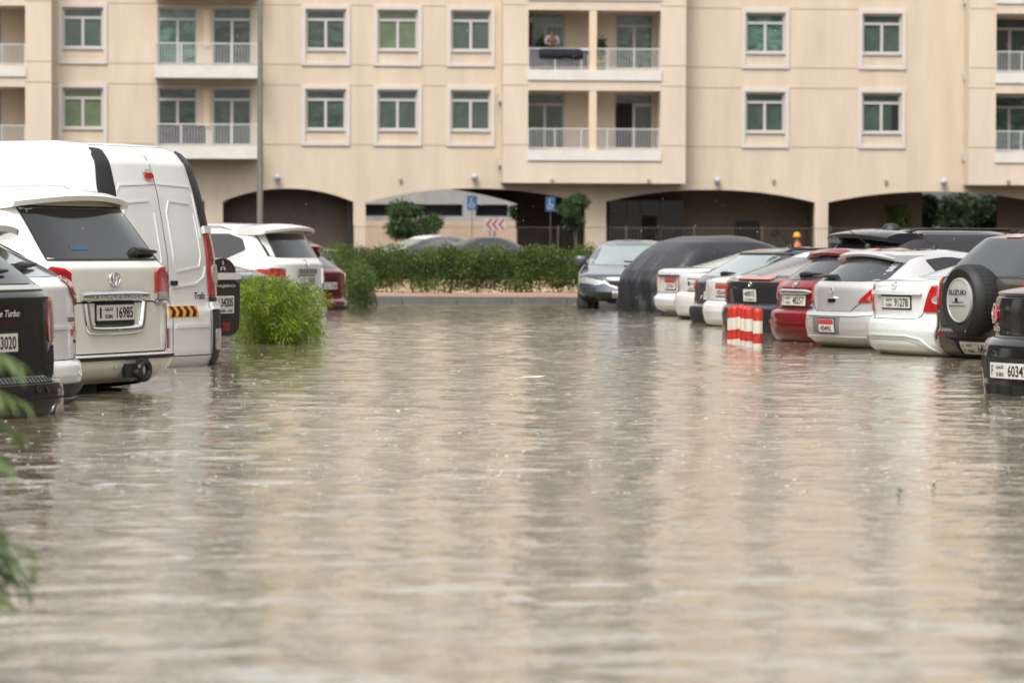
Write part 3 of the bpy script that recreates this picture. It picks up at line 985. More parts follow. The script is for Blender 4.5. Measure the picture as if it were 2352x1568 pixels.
    def wiper(s, u0, u1, z, m=M_black, mode='rear', tilt=0.0, off=0.03, hub=0.035):
        mb = MB()
        pts = [s.on(mode, u, z + tilt * (u - u0), off) for u in np.linspace(u0, u1, 7)]
        mb.tube(pts, [hub * 0.62, hub * 0.75, hub * 0.7, 0.02, 0.017, 0.014, 0.008], n=8)
        c = s.on(mode, u0, z, 0.0)
        mb.tube([c, s.on(mode, u0, z, off + 0.012)], [hub, hub * 0.8], n=10)
        return mb.build('wiper', m, s.root, smooth=50)
    def wheels(s, y0, y1, rad=0.36, wid=0.22, rim=M_alloy, arch=True, W=None):
        W = W or s.w.max()
        def tyre_prof(side):
            a, b = (W - wid, W - 0.004) if side > 0 else (-(W - 0.004), -(W - wid))
            k = 0.03
            return [(rad * 0.62, a), (rad - k, a), (rad, a + k), (rad, b - k), (rad - k, b), (rad * 0.62, b)]
        for y in (y0, y1):
            for sd_ in (1, -1):
                t = MB().lathe(tyre_prof(sd_), 28, (0, y, rad), 'X').build('wheel', M_rubber, s.root, smooth=40)
                o = W - 0.002 if sd_ > 0 else -(W - 0.002)
                i = o - sd_ * 0.05
                r_ = MB().lathe([(rad * 0.63, i), (rad * 0.63, o), (rad * 0.56, o), (rad * 0.5, i), (0.09, i + sd_ * 0.02), (0.06, o)], 24, (0, y, rad), 'X')
                for k in range(5):
                    an = 2 * math.pi * k / 5
                    d1 = np.array([math.cos(an), math.sin(an)]); d2 = np.array([-d1[1], d1[0]])
                    q = []
                    for rr, ww in ((0.05, 0.035), (rad * 0.6, 0.025)):
                        for sg in (-1, 1):
                            p2 = d1 * rr + d2 * ww * sg
                            q.append((o - sd_ * 0.012, y + p2[0], rad + p2[1]))
                    r_.add(q, [(0, 1, 3, 2)])
                r_.build('rim', rim, t, smooth=40)
                if arch:
                    R_ = rad + 0.07
                    poly = [(y + R_ * math.cos(a), rad + R_ * math.sin(a)) for a in np.linspace(0, math.pi, 15)]
                    zb = s.z[0] + 0.01
                    poly = [p for p in poly if p[1] > zb] + [(y - R_, zb), (y + R_, zb)]
                    s.patch('wheel_arch_shade', 'side', poly, 0.003, M_dark, side=sd_, depth=0.01)  # dark patch stands for the shaded hollow around the wheel
    def mirror(s, y, z, m, side=1, size=(0.11, 0.07, 0.075)):
        p = s.pt('side', y, z, side)
        mb = MB()
        c = (p[0] + side * (size[0] + 0.05), y, z + 0.02)
        prof = [(0.02, -1), (0.65, -0.85), (0.95, -0.4), (1, 0.2), (0.9, 0.75), (0.6, 1), (0.02, 1.02)]
        vs, fs, n = [], [], 14
        for r_, h in prof:
            for k in range(n):
                a = 2 * math.pi * k / n
                ca, sa = math.cos(a), math.sin(a)
                e = 0.7
                vs.append((c[0] + side * 0 + size[0] * r_ * math.copysign(abs(ca) ** e, ca), c[1] + size[1] * h, c[2] + size[2] * r_ * math.copysign(abs(sa) ** e, sa)))
        for i in range(len(prof) - 1):
            for k in range(n):
                fs.append((i * n + k, i * n + (k + 1) % n, (i + 1) * n + (k + 1) % n, (i + 1) * n + k))
        mb.add(vs, fs)
        mb.tube([(p[0] - side * 0.02, y, z - 0.03), (c[0] - side * size[0] * 0.3, y, z - 0.02)], 0.022, 8)
        return mb.build('wing_mirror', m, s.root, smooth=50)
    def spoiler(s, z, y0, out, w, m, drop=0.04, thick=0.035, name='spoiler', back=0.35, bow=0.06):
        """a roof-end lip: cross sections along x"""
        mb = MB()
        n = 17
        rows = []
        for x in np.linspace(-w, w, n):
            k = 1 - abs(x / w) ** 3
            yb = y0 + bow * (x / w) ** 2
            zz = z - 0.05 * (x / w) ** 2
            tip = yb - out * (0.55 + 0.45 * k)
            rows.append([(x, yb + back, zz + 0.012), (x, yb + back * 0.4, zz + 0.018), (x, yb, zz + 0.012), (x, tip + 0.03, zz - drop * 0.6), (x, tip, zz - drop),
                         (x, tip + 0.01, zz - drop - thick * 0.8), (x, tip + 0.06, zz - drop - thick), (x, yb + 0.05, zz - drop - thick * 1.2), (x, yb + back, zz - 0.1)])
        m_ = len(rows[0])
        vs = [p for r_ in rows for p in r_]
        fs = []
        for i in range(n - 1):
            for k in range(m_):
                fs.append((i * m_ + k, i * m_ + (k + 1) % m_, (i + 1) * m_ + (k + 1) % m_, (i + 1) * m_ + k))
        fs.append(tuple(range(m_))); fs.append(tuple((n - 1) * m_ + k for k in range(m_ - 1, -1, -1)))
        mb.add(vs, fs)
        return mb.build(name, m, s.root, smooth=45)
    def rails(s, z, y0, y1, m, lift=0.05, rad=0.018):
        for sd_ in (1, -1):
            pts = []
            for k, y in enumerate(np.linspace(y0, y1, 12)):
                e = lift if 0 < k < 11 else -0.01
                p = s.pt('side', y, z, sd_)
                pts.append((p[0], p[1], z + e))
            MB().tube(pts, rad, 8).build('roof_rail', m, s.root, smooth=60)
    def antenna(s, x, y, z, lean=0.22, h=0.42):
        mb = MB()
        mb.lathe([(0.035, -0.01), (0.03, 0.03), (0.012, 0.05)], 12, (x, y, z))
        mb.tube([(x, y, z + 0.03), (x, y - lean, z + h)], [0.007, 0.004], 6)
        return mb.build('antenna', M_black, s.root, smooth=50)
    def emblem(s, kind, u, z, h, m=M_chrome, mode='rear', off=0.008):
        mb = MB()
        def ell(cx, cz, a, b, r_, n=28):
            pts = [s.on(mode, u + cx + a * math.cos(t), z + cz + b * math.sin(t), off) for t in np.linspace(0, 2 * math.pi, n + 1)]
            mb.tube(pts, r_, 6, cap=False)
        H2 = h / 2
        if kind == 'three_ovals':
            ell(0, 0, H2 * 1.42, H2, h * 0.06)
            ell(0, H2 * 0.42, H2 * 0.95, H2 * 0.42, h * 0.05)
            ell(0, 0, H2 * 0.38, H2 * 0.92, h * 0.05)
        elif kind == 'three_diamonds':
            for a in (90, 210, 330):
                c = np.array([math.cos(R(a)), math.sin(R(a))]); t = np.array([-c[1], c[0]])
                q = [c * 0.02, c * H2 * 0.5 + t * H2 * 0.29, c * H2, c * H2 * 0.5 - t * H2 * 0.29]
                mb.add([s.on(mode, u + p[0], z + p[1], off) for p in q], [(0, 1, 2, 3)])
        elif kind == 'ring_bar':
            ell(0, 0, H2, H2, h * 0.08)
            mb.add([s.on(mode, u + a, z + b, off + 0.004) for a, b in ((-H2 * 1.2, -H2 * 0.2), (H2 * 1.2, -H2 * 0.2), (H2 * 1.2, H2 * 0.2), (-H2 * 1.2, H2 * 0.2))], [(0, 1, 2, 3)])
        elif kind == 'oval':
            pts = [(1.6 * H2 * math.cos(t), H2 * math.sin(t)) for t in np.linspace(0, 2 * math.pi, 25)[:-1]]
            mb.add([s.on(mode, u + a, z + b, off) for a, b in pts], [tuple(range(24))])
            ell(0, 0, H2 * 1.6, H2, h * 0.09)
        elif kind == 'oval_l':
            ell(0, 0, H2 * 1.4, H2, h * 0.07)
            mb.tube([s.on(mode, u - a * H2, z + b * H2, off) for a, b in ((0.1, 0.9), (0.5, -0.3), (-1.0, -0.3))], h * 0.06, 6)
        elif kind == 'disc':
            pts = [(H2 * math.cos(t), H2 * math.sin(t)) for t in np.linspace(0, 2 * math.pi, 21)[:-1]]
            mb.add([s.on(mode, u + a, z + b, off) for a, b in pts], [tuple(range(20))])
            ell(0, 0, H2, H2, h * 0.09)
        return mb.build('emblem', m, s.root, smooth=60)

def suv_profile(L, W, H, zb, zbt, belt, yt, yg0, yg1, wt, hz=None, wsb=None, wst=None, mid=None, roofdrop=0.0, lip=0.03):
    hz = hz or belt - 0.12
    wsb = wsb or L - 1.45; wst = wst or L - 2.15
    mid = mid or (yg1 + wst) / 2
    rear = [(zb, 0.18), (zb + 0.05, 0.08), (zb + 0.12, 0.025), (zb + 0.2, 0.003), (max(zb + 0.21, zbt - 0.09), 0), (zbt - 0.03, 0.010), (zbt, lip), (zbt + 0.012, yt), (belt - 0.06, yt + 0.012), (belt, yg0), (H - 0.14, yg1), (H - 0.07, yg1 + 0.07), (H - 0.03, yg1 + 0.3), (H - 0.008, yg1 + 0.8), (H, mid - 0.15)]
    front = [(zb, L - 0.2), (zb + 0.15, L), (0.72, L - 0.02), (hz - 0.14, L - 0.1), (hz, wsb), (H - 0.13, wst), (H - 0.05, wst - 0.3), (H - 0.01, wst - 0.6), (H, mid + 0.15)]
    width = [(zb, W - 0.1), (zb + 0.12, W - 0.015), (0.7, W), (belt - 0.14, W - 0.012), (belt, W - 0.05), (H - 0.16, wt), (H - 0.08, wt - 0.05), (H - 0.035, wt - 0.16), (H - 0.012, wt - 0.34), (H, 0.03)]
    return profile(L, W, H, rear, front, width)

def sedan_profile(L, W, H, zb, zbt, deck, yt, yg0, yg1, wt, hz=None, wsb=None, wst=None, belt=None, lip=0.0, lipz=0.0):
    hz = hz or deck - 0.06
    belt = belt or deck - 0.05
    wsb = wsb or L - 1.25; wst = wst or L - 2.0
    mid = (yg1 + wst) / 2
    rear = [(zb, 0.13), (zb + 0.04, 0.06), (zb + 0.10, 0.022), (zb + 0.20, 0.004), (zbt - 0.12, 0), (zbt - 0.04, 0.012), (zbt, 0.05), (zbt + 0.012, yt + 0.02), (deck - 0.11, yt + 0.01), (deck - 0.035, yt + 0.02), (deck, yt + 0.10), (deck + 0.025, yg0), (H - 0.10, yg1), (H - 0.05, yg1 + 0.15), (H - 0.012, yg1 + 0.45), (H, mid - 0.1)]
    front = [(zb, L - 0.2), (zb + 0.15, L), (0.62, L - 0.03), (hz - 0.16, L - 0.12), (hz, wsb), (H - 0.10, wst), (H - 0.04, wst - 0.25), (H - 0.01, wst - 0.5), (H, mid + 0.1)]
    width = [(zb, W - 0.12), (zb + 0.06, W - 0.05), (zb + 0.18, W - 0.02), (0.64, W), (belt - 0.12, W - 0.018), (belt, W - 0.06), (deck - 0.02, W - 0.085), (deck + 0.03, W - 0.15), (H - 0.12, wt), (H - 0.06, wt - 0.07), (H - 0.03, wt - 0.17), (H - 0.01, wt - 0.34), (H, 0.03)]
    return profile(L, W, H, rear, front, width)
# ------------------------------------------------------------------ the parked cars
P_pearl = paint('pearl_white_paint', (0.79, 0.78, 0.72))
P_white = paint('white_paint', (0.73, 0.74, 0.74))
P_cool = paint('cool_white_paint', (0.72, 0.765, 0.75))
P_black = paint('black_paint', (0.012, 0.012, 0.014), rough=0.25)
P_blackbrown = paint('dark_blue_black_paint', (0.022, 0.023, 0.028), rough=0.3)
P_grey = paint('slate_grey_paint', (0.075, 0.08, 0.095), metal=0.3)
P_brown = paint('grey_brown_paint', (0.075, 0.062, 0.053), metal=0.25)
P_silver = paint('silver_paint', (0.52, 0.52, 0.53), metal=0.35)
P_red = paint('wine_red_paint', (0.20, 0.012, 0.018), metal=0.15)
P_dkred = paint('dark_red_paint', (0.13, 0.008, 0.014), metal=0.15)
P_under = mat('underbody', (0.01, 0.01, 0.01), 0.7)
PL, PR = R(65.5), R(-65)
GL_LEFT, GL_RIGHT = 'cars parked along the left side', 'cars parked along the right side'

def side_glass(c, poly, m=M_glass, name='side_window', rnd_=0.12):
    c.sym(name, 'side', poly, 0.004, m, rnd_=rnd_, nx=14)
def windscreen(c, poly, m=M_glass_grey, name='windscreen'):
    c.patch(name, 'front', poly, 0.004, m, rnd_=0.1)
def mir(pts):
    return pts + [(-u, z) for u, z in pts[::-1]]

# 1 ------------------------------------------------ black estate with ribbed red lamps, cut by the left edge
c = Car('parked_suv', 'glossy black off-roader with ribbed red lamp, cut by the left edge of the picture', GL_LEFT,
        suv_profile(4.8, 0.965, 1.70, 0.22, 0.585, 1.17, 0.085, 0.17, 0.66, 0.70), -14, 21.5, PL, -0.36, P_black, anchor=(0, 0.085), D=0.42, n=3.6)
c.patch('rear_window', 'rear', mir([(0.70, 1.185), (0.58, 1.56)]), 0.005, M_glass_grey, rnd_=0.06)
c.patch('chrome_strip', 'rear', mir([(0.72, 1.145), (0.72, 1.172)]), 0.012, M_silverplastic)
a, b = c.sym('tail_lamp', 'wrap', [(0.70, 0.815), (0.98, 0.815), (0.99, 0.95), (0.93, 1.10), (0.72, 1.10), (0.68, 0.95)], 0.010, M_darkred, rnd_=0.1)
for o_, sg in ((a, 1), (b, -1)):
    q = MB()
    for k in range(15):
        z = 0.845 + k * 0.0165
        c.strip('', 'wrap', [(sg * 0.74, z), (sg * (0.955 - 0.02 * abs(k - 5) / 9), z)], 0.009, 0.016, None, mb=q)
    q.build('lens_rib', M_red, o_)
c.seams([('rear', 1, [(-0.74, 1.10), (0.74, 1.10)]), ('rear', 1, [(0.70, 1.185), (0.745, 1.10), (0.69, 0.81), (0.66, 0.70)]), ('rear', 1, [(-0.70, 1.185), (-0.745, 1.10), (-0.69, 0.81), (-0.66, 0.70)]), ('rear', 1, [(-0.66, 0.70), (0.66, 0.70)])])
c.plate(0.0, 0.825, ('A', '83020'))
c.text('lettering', 'Cayenne Turbo', 'rear', 0.08, 1.0, 0.055, 0.44, mat('pale_letter', (0.6, 0.6, 0.6), 0.4), 0.006, shear=0.35)
c.patch('plate_recess_shade', 'rear', mir([(0.60, 0.66), (0.46, 0.93)]), 0.003, M_dark)  # dark patch paints in the shade of the plate hollow
c.sym('bumper_vent', 'wrap', [(0.62, 0.60), (0.80, 0.60), (0.86, 0.72), (0.84, 0.80), (0.74, 0.78), (0.66, 0.70)], 0.006, M_dark, rnd_=0.15)
st_ = c.patch('bumper_step', 'rear', mir([(0.62, 0.568), (0.62, 0.592)]), 0.012, mat('step_metal', (0.16, 0.16, 0.16), 0.4, metal=0.5), depth=0.02)
q = MB()
for k in range(26): c.strip('', 'rear', [(-0.58 + k * 0.046, 0.57), (-0.56 + k * 0.046, 0.590)], 0.010, 0.016, None, mb=q)
q.build('tread_rib', M_dark, st_)
c.strip('bumper_groove', 'wrap', [(-1.1, 0.47), (1.1, 0.47)], 0.012, 0.004, M_dark)
for x in (0.38, 0.50):
    c.emblem('disc', x, 0.525, 0.035, M_black)
MB().lathe([(0.03, -0.02), (0.055, -0.03), (0.055, 0.2), (0.045, 0.2), (0.04, 0.0)], 16, (0.66, 0.05, 0.375), 'Y').build('exhaust', M_chrome, c.root, smooth=40)
c.wiper(0.02, 0.42, 1.235, tilt=0.03)
side_glass(c, [(0.95, 1.2), (3.1, 1.17), (2.75, 1.55), (1.0, 1.54)])
windscreen(c, mir([(0.72, 1.12), (0.62, 1.52)])); c.wheels(0.85, 3.75, 0.36, W=0.96); c.spoiler(1.64, 0.72, 0.12, 0.62, P_black)
c.mirror(3.2, 1.15, P_black, 1); c.mirror(3.2, 1.15, P_black, -1)

# 2 ------------------------------------------------ white crossover with pale rear window
c = Car('parked_suv', 'white crossover with a pale rear window between the black off-roader and the pearl white car', GL_LEFT,
        suv_profile(4.89, 0.945, 1.70, 0.40, 0.70, 1.28, 0.06, 0.17, 0.70, 0.66), 82, 23.1, PL, -0.42, P_white, anchor=(0, 0.0), D=0.5, n=3.2)
c.patch('rear_window', 'rear', mir([(0.62, 1.275), (0.72, 1.30), (0.62, 1.50), (0.56, 1.60)]), 0.005, M_glass_pale, rnd_=0.1)
c.spoiler(1.655, 0.66, 0.30, 0.66, P_white, drop=0.03, thick=0.05)
c.sym('spoiler_end', 'rear', [(0.60, 1.46), (0.70, 1.40), (0.66, 1.62), (0.56, 1.62)], 0.012, M_black)
for o_, sg in zip(c.sym('tail_lamp', 'wrap', [(0.56, 1.25), (0.68, 1.275), (0.90, 1.20), (0.93, 1.12), (0.80, 1.08), (0.62, 1.16)], 0.014, M_darkred), (1, -1)):
    c.patch('lens', 'wrap', [(sg * u, z) for u, z in [(0.70, 1.13), (0.86, 1.14), (0.85, 1.10), (0.78, 1.095)]], 0.018, M_clear, parent=o_)
    c.strip('lens', 'wrap', [(sg * 0.62, 1.235), (sg * 0.68, 1.16), (sg * 0.76, 1.15)], 0.02, 0.019, M_red, parent=o_)
c.sym('reflector', 'wrap', [(0.62, 0.875), (0.82, 0.885), (0.81, 0.94), (0.64, 0.94)], 0.008, M_red)
c.emblem('oval_l', 0.0, 1.165, 0.11)
c.text('lettering', 'RX350', 'wrap', 0.64, 0.985, 0.032, 0.16, M_black, 0.005, bold=0.03)
c.patch('badge', 'wrap', [(0.68, 0.825), (0.76, 0.825), (0.76, 0.845), (0.68, 0.845)], 0.004, M_black)
c.patch('bumper_cladding', 'wrap', [(-1.15, 0.415), (1.15, 0.415), (1.15, 0.56), (-1.15, 0.56)], 0.018, M_black, nx=40)
c.patch('diffuser', 'wrap', [(-0.95, 0.405), (0.95, 0.405), (1.0, 0.47), (-1.0, 0.47)], 0.026, M_silverplastic, nx=30)
c.sym('exhaust_recess', 'wrap', [(0.66, 0.405), (0.86, 0.405), (0.84, 0.44), (0.72, 0.45)], 0.029, M_dark)
c.seams([('wrap', 1, [(0.70, 1.11), (0.76, 0.93), (0.74, 0.76), (0.68, 0.715), (-0.68, 0.715), (-0.74, 0.76), (-0.76, 0.93), (-0.70, 1.11)])])
c.strip('crease', 'rear', [(-0.62, 0.93), (0.62, 0.93)], 0.02, 0.012, P_white)
c.plate(0.0, 0.85, ('K', '41207'))
c.emblem('disc', 0.63, 0.62, 0.03, P_white)
c.wiper(0.10, 0.46, 1.315, tilt=0.06, hub=0.045)
side_glass(c, [(0.75, 1.28), (3.2, 1.2), (2.8, 1.55), (1.0, 1.56)], M_glass_grey); windscreen(c, mir([(0.7, 1.15), (0.6, 1.54)]))
c.wheels(0.95, 3.75, 0.37, W=0.94); c.rails(1.62, 1.1, 2.9, M_silverplastic)
c.mirror(3.3, 1.18, P_white, 1); c.mirror(3.3, 1.18, P_white, -1)

# 3 ------------------------------------------------ the big pearl white four by four
c = Car('parked_suv', 'big pearl white four by four with chrome plate surround and black tow hitch', GL_LEFT,
        suv_profile(4.95, 0.985, 1.875, 0.425, 0.625, 1.335, 0.055, 0.13, 0.40, 0.77, lip=0.03), 263, 25.4, PL, -0.365, P_pearl, anchor=(0, 0.06), D=0.38, n=4.6)
c.patch('rear_window', 'rear', mir([(0.755, 1.335), (0.70, 1.70)]), 0.005, M_glass, rnd_=0.04)
c.strip('window_seal', 'rear', [(0.765, 1.328), (0.705, 1.71), (-0.705, 1.71), (-0.765, 1.328)], 0.014, 0.007, M_black, closed=True)
c.patch('window_sticker', 'rear', [(-0.42, 1.395), (-0.18, 1.395), (-0.18, 1.435), (-0.42, 1.435)], 0.008, mat('sticker_blue', (0.02, 0.06, 0.13), 0.3))
c.spoiler(1.83, 0.42, 0.16, 0.79, P_pearl, drop=0.035, thick=0.045, bow=0.08)
for o_, sg in zip(c.sym('tail_lamp', 'wrap', [(0.60, 1.03), (0.90, 1.02), (1.05, 1.06), (1.04, 1.19), (0.98, 1.235), (0.87, 1.24), (0.80, 1.275), (0.67, 1.265), (0.595, 1.235)], 0.020, M_red), (1, -1)):
    c.patch('lens', 'wrap', [(sg * u, z) for u, z in [(0.61, 1.033), (0.82, 1.027), (0.81, 1.085), (0.61, 1.09)]], 0.024, M_clear, parent=o_)
    c.patch('lens', 'wrap', [(sg * u, z) for u, z in [(0.90, 1.11), (1.0, 1.11), (0.99, 1.20), (0.895, 1.21)]], 0.024, M_amber, parent=o_)
    c.strip('lens', 'wrap', [(sg * 0.845, 1.03), (sg * 0.85, 1.14), (sg * 0.82, 1.235)], 0.03, 0.024, M_darkred, parent=o_)
    c.strip('chrome_trim', 'wrap', [(sg * 0.595, 1.08), (sg * 0.605, 1.015), (sg * 1.0, 1.012)], 0.024, 0.028, M_chrome, parent=o_)
MB().tube([c.on('rear', u, 1.062 + 0.004 * (1 - (u / 0.47) ** 2), 0.004) for u in np.linspace(-0.47, 0.47, 17)], [0.030] + [0.040] * 15 + [0.030], 14).build('chrome_bar', M_chrome, c.root, smooth=60)
c.text('lettering', 'LAND CRUISER', 'rear', 0.0, 1.056, 0.030, 0.70, M_silverplastic, 0.0455, bold=0.03)
ps = [np.array(p) for p in chaikin([(-0.41, 1.018), (-0.375, 0.845), (-0.34, 0.815), (0.34, 0.815), (0.375, 0.845), (0.41, 1.018)], 2, 0.25)]
MB().tube([c.on('rear', p[0], p[1], 0.0) for p in ps], [0.034] * len(ps), 10).build('plate_surround', M_chrome, c.root, smooth=60)
c.plate(0.0, 0.945, ('I', '16985'))
c.patch('dealer_strip', 'rear', [(-0.26, 0.855), (0.26, 0.855), (0.26, 0.878), (-0.26, 0.878)], 0.014, M_black)
c.emblem('three_ovals', 0.0, 1.19, 0.10)
c.text('badge', 'V8', 'wrap', 0.79, 0.985, 0.036, 0.085, M_chrome, 0.006, bold=0.03)
c.seams([('wrap', 1, [(-0.80, 1.02), (0.56, 1.02), (0.60, 1.008), (0.74, 1.004)]), ('wrap', 1, [(0.84, 1.004), (0.84, 0.86), (0.79, 0.66), (0.76, 0.648), (-0.76, 0.648), (-0.79, 0.66), (-0.84, 0.86), (-0.84, 1.004)]), ('rear', 1, [(0.765, 1.33), (0.79, 1.28)])], 0.010)
c.patch('bumper_step', 'wrap', [(-0.88, 0.603), (0.88, 0.603), (0.88, 0.621), (-0.88, 0.621)], 0.012, M_black, nx=30)
c.sym('reflector', 'wrap', [(0.87, 0.66), (0.98, 0.66), (0.99, 0.81), (0.89, 0.81)], 0.016, M_darkred)
c.emblem('disc', -0.05, 0.555, 0.026, P_pearl); c.emblem('disc', 0.62, 0.555, 0.026, P_pearl)
h = MB().box(0.06, 0.20, -0.045, 0.03, 0.47, 0.57)
h.tube([(0.13, -0.02, 0.50), (0.13, -0.085, 0.50)], 0.034, 12)
h.tube([(0.22 + 0.07 * math.cos(t), -0.06, 0.52 + 0.062 * math.sin(t)) for t in np.linspace(R(-170), R(170), 18)], 0.026, 8)
h.box(0.14, 0.26, -0.075, -0.035, 0.565, 0.605)
h.build('tow_hitch', M_black, c.root, smooth=40)
sp_ = MB().lathe([(0.12, -0.11), (0.33, -0.11), (0.36, -0.08), (0.36, 0.06), (0.33, 0.09), (0.12, 0.09)], 30, (-0.02, 0.62, 0.44)).build('spare_wheel', M_rubber, c.root, smooth=40)
MB().tube([(0.50, 0.15, 0.44), (0.75, 0.5, 0.40), (0.75, 1.2, 0.38)], 0.03, 8).build('tow_bar', P_under, c.root)
c.wiper(0.42, 0.80, 1.375, tilt=-0.02, hub=0.04)
side_glass(c, [(1.35, 1.36), (3.25, 1.32), (2.9, 1.70), (1.3, 1.71)]); windscreen(c, mir([(0.76, 1.24), (0.66, 1.72)])); c.wheels(1.05, 3.95, 0.40, W=0.98)
c.rails(1.775, 0.75, 3.0, M_chrome, lift=0.085, rad=0.024)
c.mirror(3.4, 1.3, P_pearl, 1, (0.13, 0.08, 0.1)); c.mirror(3.4, 1.3, P_pearl, -1, (0.13, 0.08, 0.1))

# 4 ------------------------------------------------ tall white panel van
Lv, Hv = 5.0, 2.365
rear = [(0.36, 0.05), (0.45, 0.0), (0.84, 0.0), (0.90, 0.035), (1.35, 0.06), (1.9, 0.17), (2.15, 0.25), (2.25, 0.33), (2.315, 0.50), (2.35, 0.85), (2.365, 1.6)]
front = [(0.36, 4.9), (0.6, 5.0), (0.9, 4.95), (1.15, 4.5), (1.9, 3.7), (2.2, 3.2), (2.32, 2.7), (2.365, 2.1)]
width = [(0.36, 0.93), (0.6, 0.955), (1.2, 0.955), (1.7, 0.915), (2.1, 0.86), (2.23, 0.81), (2.31, 0.70), (2.35, 0.45), (2.365, 0.03)]
c = Car('panel_van', 'tall white panel van with black corner strips and an orange chevron sticker', GL_LEFT, profile(Lv, 0.95, Hv, rear, front, width), 391, 30.5, R(63), -0.365, P_white,
        anchor=(0, 0.03), D=0.24, n=3.4, Df=0.6, cat='van')
c.sym('pillar_trim', 'wrap', [(0.66, 1.57), (0.84, 1.57), (0.82, 1.95), (0.75, 2.21), (0.69, 2.265), (0.60, 2.255), (0.62, 2.0)], 0.014, M_black, rnd_=0.06)
for o_, sg in zip(c.sym('tail_lamp', 'wrap', [(0.68, 0.97), (0.96, 0.97), (0.96, 1.25), (0.94, 1.53), (0.68, 1.53), (0.67, 1.25)], 0.022, M_red, rnd_=0.05), (1, -1)):
    c.patch('lens', 'wrap', [(sg * u, z) for u, z in [(0.74, 1.09), (0.90, 1.09), (0.90, 1.26), (0.74, 1.26)]], 0.034, M_clear, parent=o_, rnd_=0.2)
    q = MB()
    for k in range(9): c.strip('', 'wrap', [(sg * 0.69, 1.30 + k * 0.022), (sg * 0.92, 1.30 + k * 0.022)], 0.007, 0.026, None, mb=q)
    q.build('lens_rib', M_darkred, o_)
c.sym('lamp_base', 'wrap', [(0.68, 0.93), (0.98, 0.93), (0.98, 0.965), (0.68, 0.965)], 0.018, M_black)
c.sym('hinge_cover', 'wrap', [(0.66, 1.535), (0.90, 1.535), (0.90, 1.60), (0.66, 1.60)], 0.034, P_white, depth=0.03)
c.sym('hinge_cover', 'wrap', [(0.68, 0.855), (0.98, 0.855), (0.98, 0.925), (0.68, 0.925)], 0.034, P_white, depth=0.03)
for o_, sg in zip(c.sym('bumper_corner', 'wrap', [(0.69, 0.365), (1.15, 0.365), (1.15, 0.80), (1.0, 0.85), (0.70, 0.85)], 0.022, M_black, rnd_=0.05), (1, -1)):
    c.patch('lens', 'wrap', [(sg * u, z) for u, z in [(0.72, 0.50), (0.88, 0.50), (0.88, 0.69), (0.72, 0.69)]], 0.028, M_clear, parent=o_, rnd_=0.1)
bl_ = c.patch('brake_lamp', 'rear', [(-0.16, 2.005), (-0.03, 2.005), (-0.03, 2.055), (-0.16, 2.055)], 0.03, M_red, rnd_=0.2)
c.patch('lamp_hood', 'rear', [(-0.16, 2.055), (-0.03, 2.055), (-0.04, 2.09), (-0.15, 2.09)], 0.028, M_silverplastic, rnd_=0.2, parent=bl_)
c.seams([('rear', 1, [(0, 0.46), (0, 2.30)]), ('wrap', 1, [(0.665, 0.46), (0.665, 0.88)]), ('wrap', 1, [(-0.665, 0.46), (-0.65, 2.0)]), ('rear', 1, [(-0.78, 0.46), (0.78, 0.46)]), ('rear', 1, [(-0.60, 2.30), (0.60, 2.30)])], 0.008)
q = MB()
for sg in (1, -1):
    c.strip('', 'rear', [(sg * 0.14, 1.20), (sg * 0.10, 1.30), (sg * 0.10, 1.72), (sg * 0.16, 1.82), (sg * 0.50, 1.80), (sg * 0.56, 1.72), (sg * 0.57, 1.34), (sg * 0.52, 1.24), (sg * 0.14, 1.20)], 0.016, 0.007, None, mb=q)
    c.strip('', 'rear', [(sg * 0.02, 1.97), (sg * 0.55, 1.95), (sg * 0.60, 1.90), (sg * 0.62, 1.5)], 0.016, 0.007, None, mb=q)
    c.strip('', 'rear', [(sg * 0.04, 1.06), (sg * 0.45, 1.09), (sg * 0.60, 1.15), (sg * 0.64, 1.24)], 0.02, 0.009, None, mb=q)
    c.strip('', 'rear', [(sg * 0.04, 0.72), (sg * 0.64, 0.72)], 0.03, 0.010, None, mb=q)
q.build('door_ribs', P_white, c.root)
s_ = c.patch('chevron_sticker', 'rear', [(-0.06, 0.80), (0.43, 0.80), (0.43, 0.90), (-0.06, 0.90)], 0.004, mat('orange_film', (0.75, 0.30, 0.03), 0.35))
q = MB()
for k in range(4):
    x = -0.035 + k * 0.115
    q.add([c.on('rear', u, z, 0.007) for u, z in ((x, 0.805), (x + 0.06, 0.805), (x + 0.09, 0.85), (x + 0.03, 0.85))] + [c.on('rear', u, z, 0.007) for u, z in ((x + 0.06, 0.895), (x, 0.895))], [(0, 1, 2, 3), (3, 2, 4, 5)])
q.build('chevrons', M_ink, s_)
c.text('lettering', 'Trafic', 'rear', 0.51, 0.985, 0.06, 0.20, M_black, 0.006, bold=0.015, shear=0.15)
c.patch('door_handle', 'rear', [(0.02, 1.08), (0.12, 1.08), (0.12, 1.12), (0.02, 1.12)], 0.02, M_black)
windscreen(c, mir([(0.8, 1.25), (0.72, 1.9)])); side_glass(c, [(3.2, 1.25), (4.2, 1.22), (3.75, 1.8), (3.2, 1.85)], rnd_=0.1); c.wheels(0.85, 4.0, 0.34, W=0.95)
c.strip('side_moulding', 'side', [(0.4, 0.80), (4.4, 0.80)], 0.08, 0.012, M_black, side=-1)
c.mirror(4.1, 1.35, M_black, 1, (0.12, 0.08, 0.17)); c.mirror(4.1, 1.35, M_black, -1, (0.12, 0.08, 0.17))

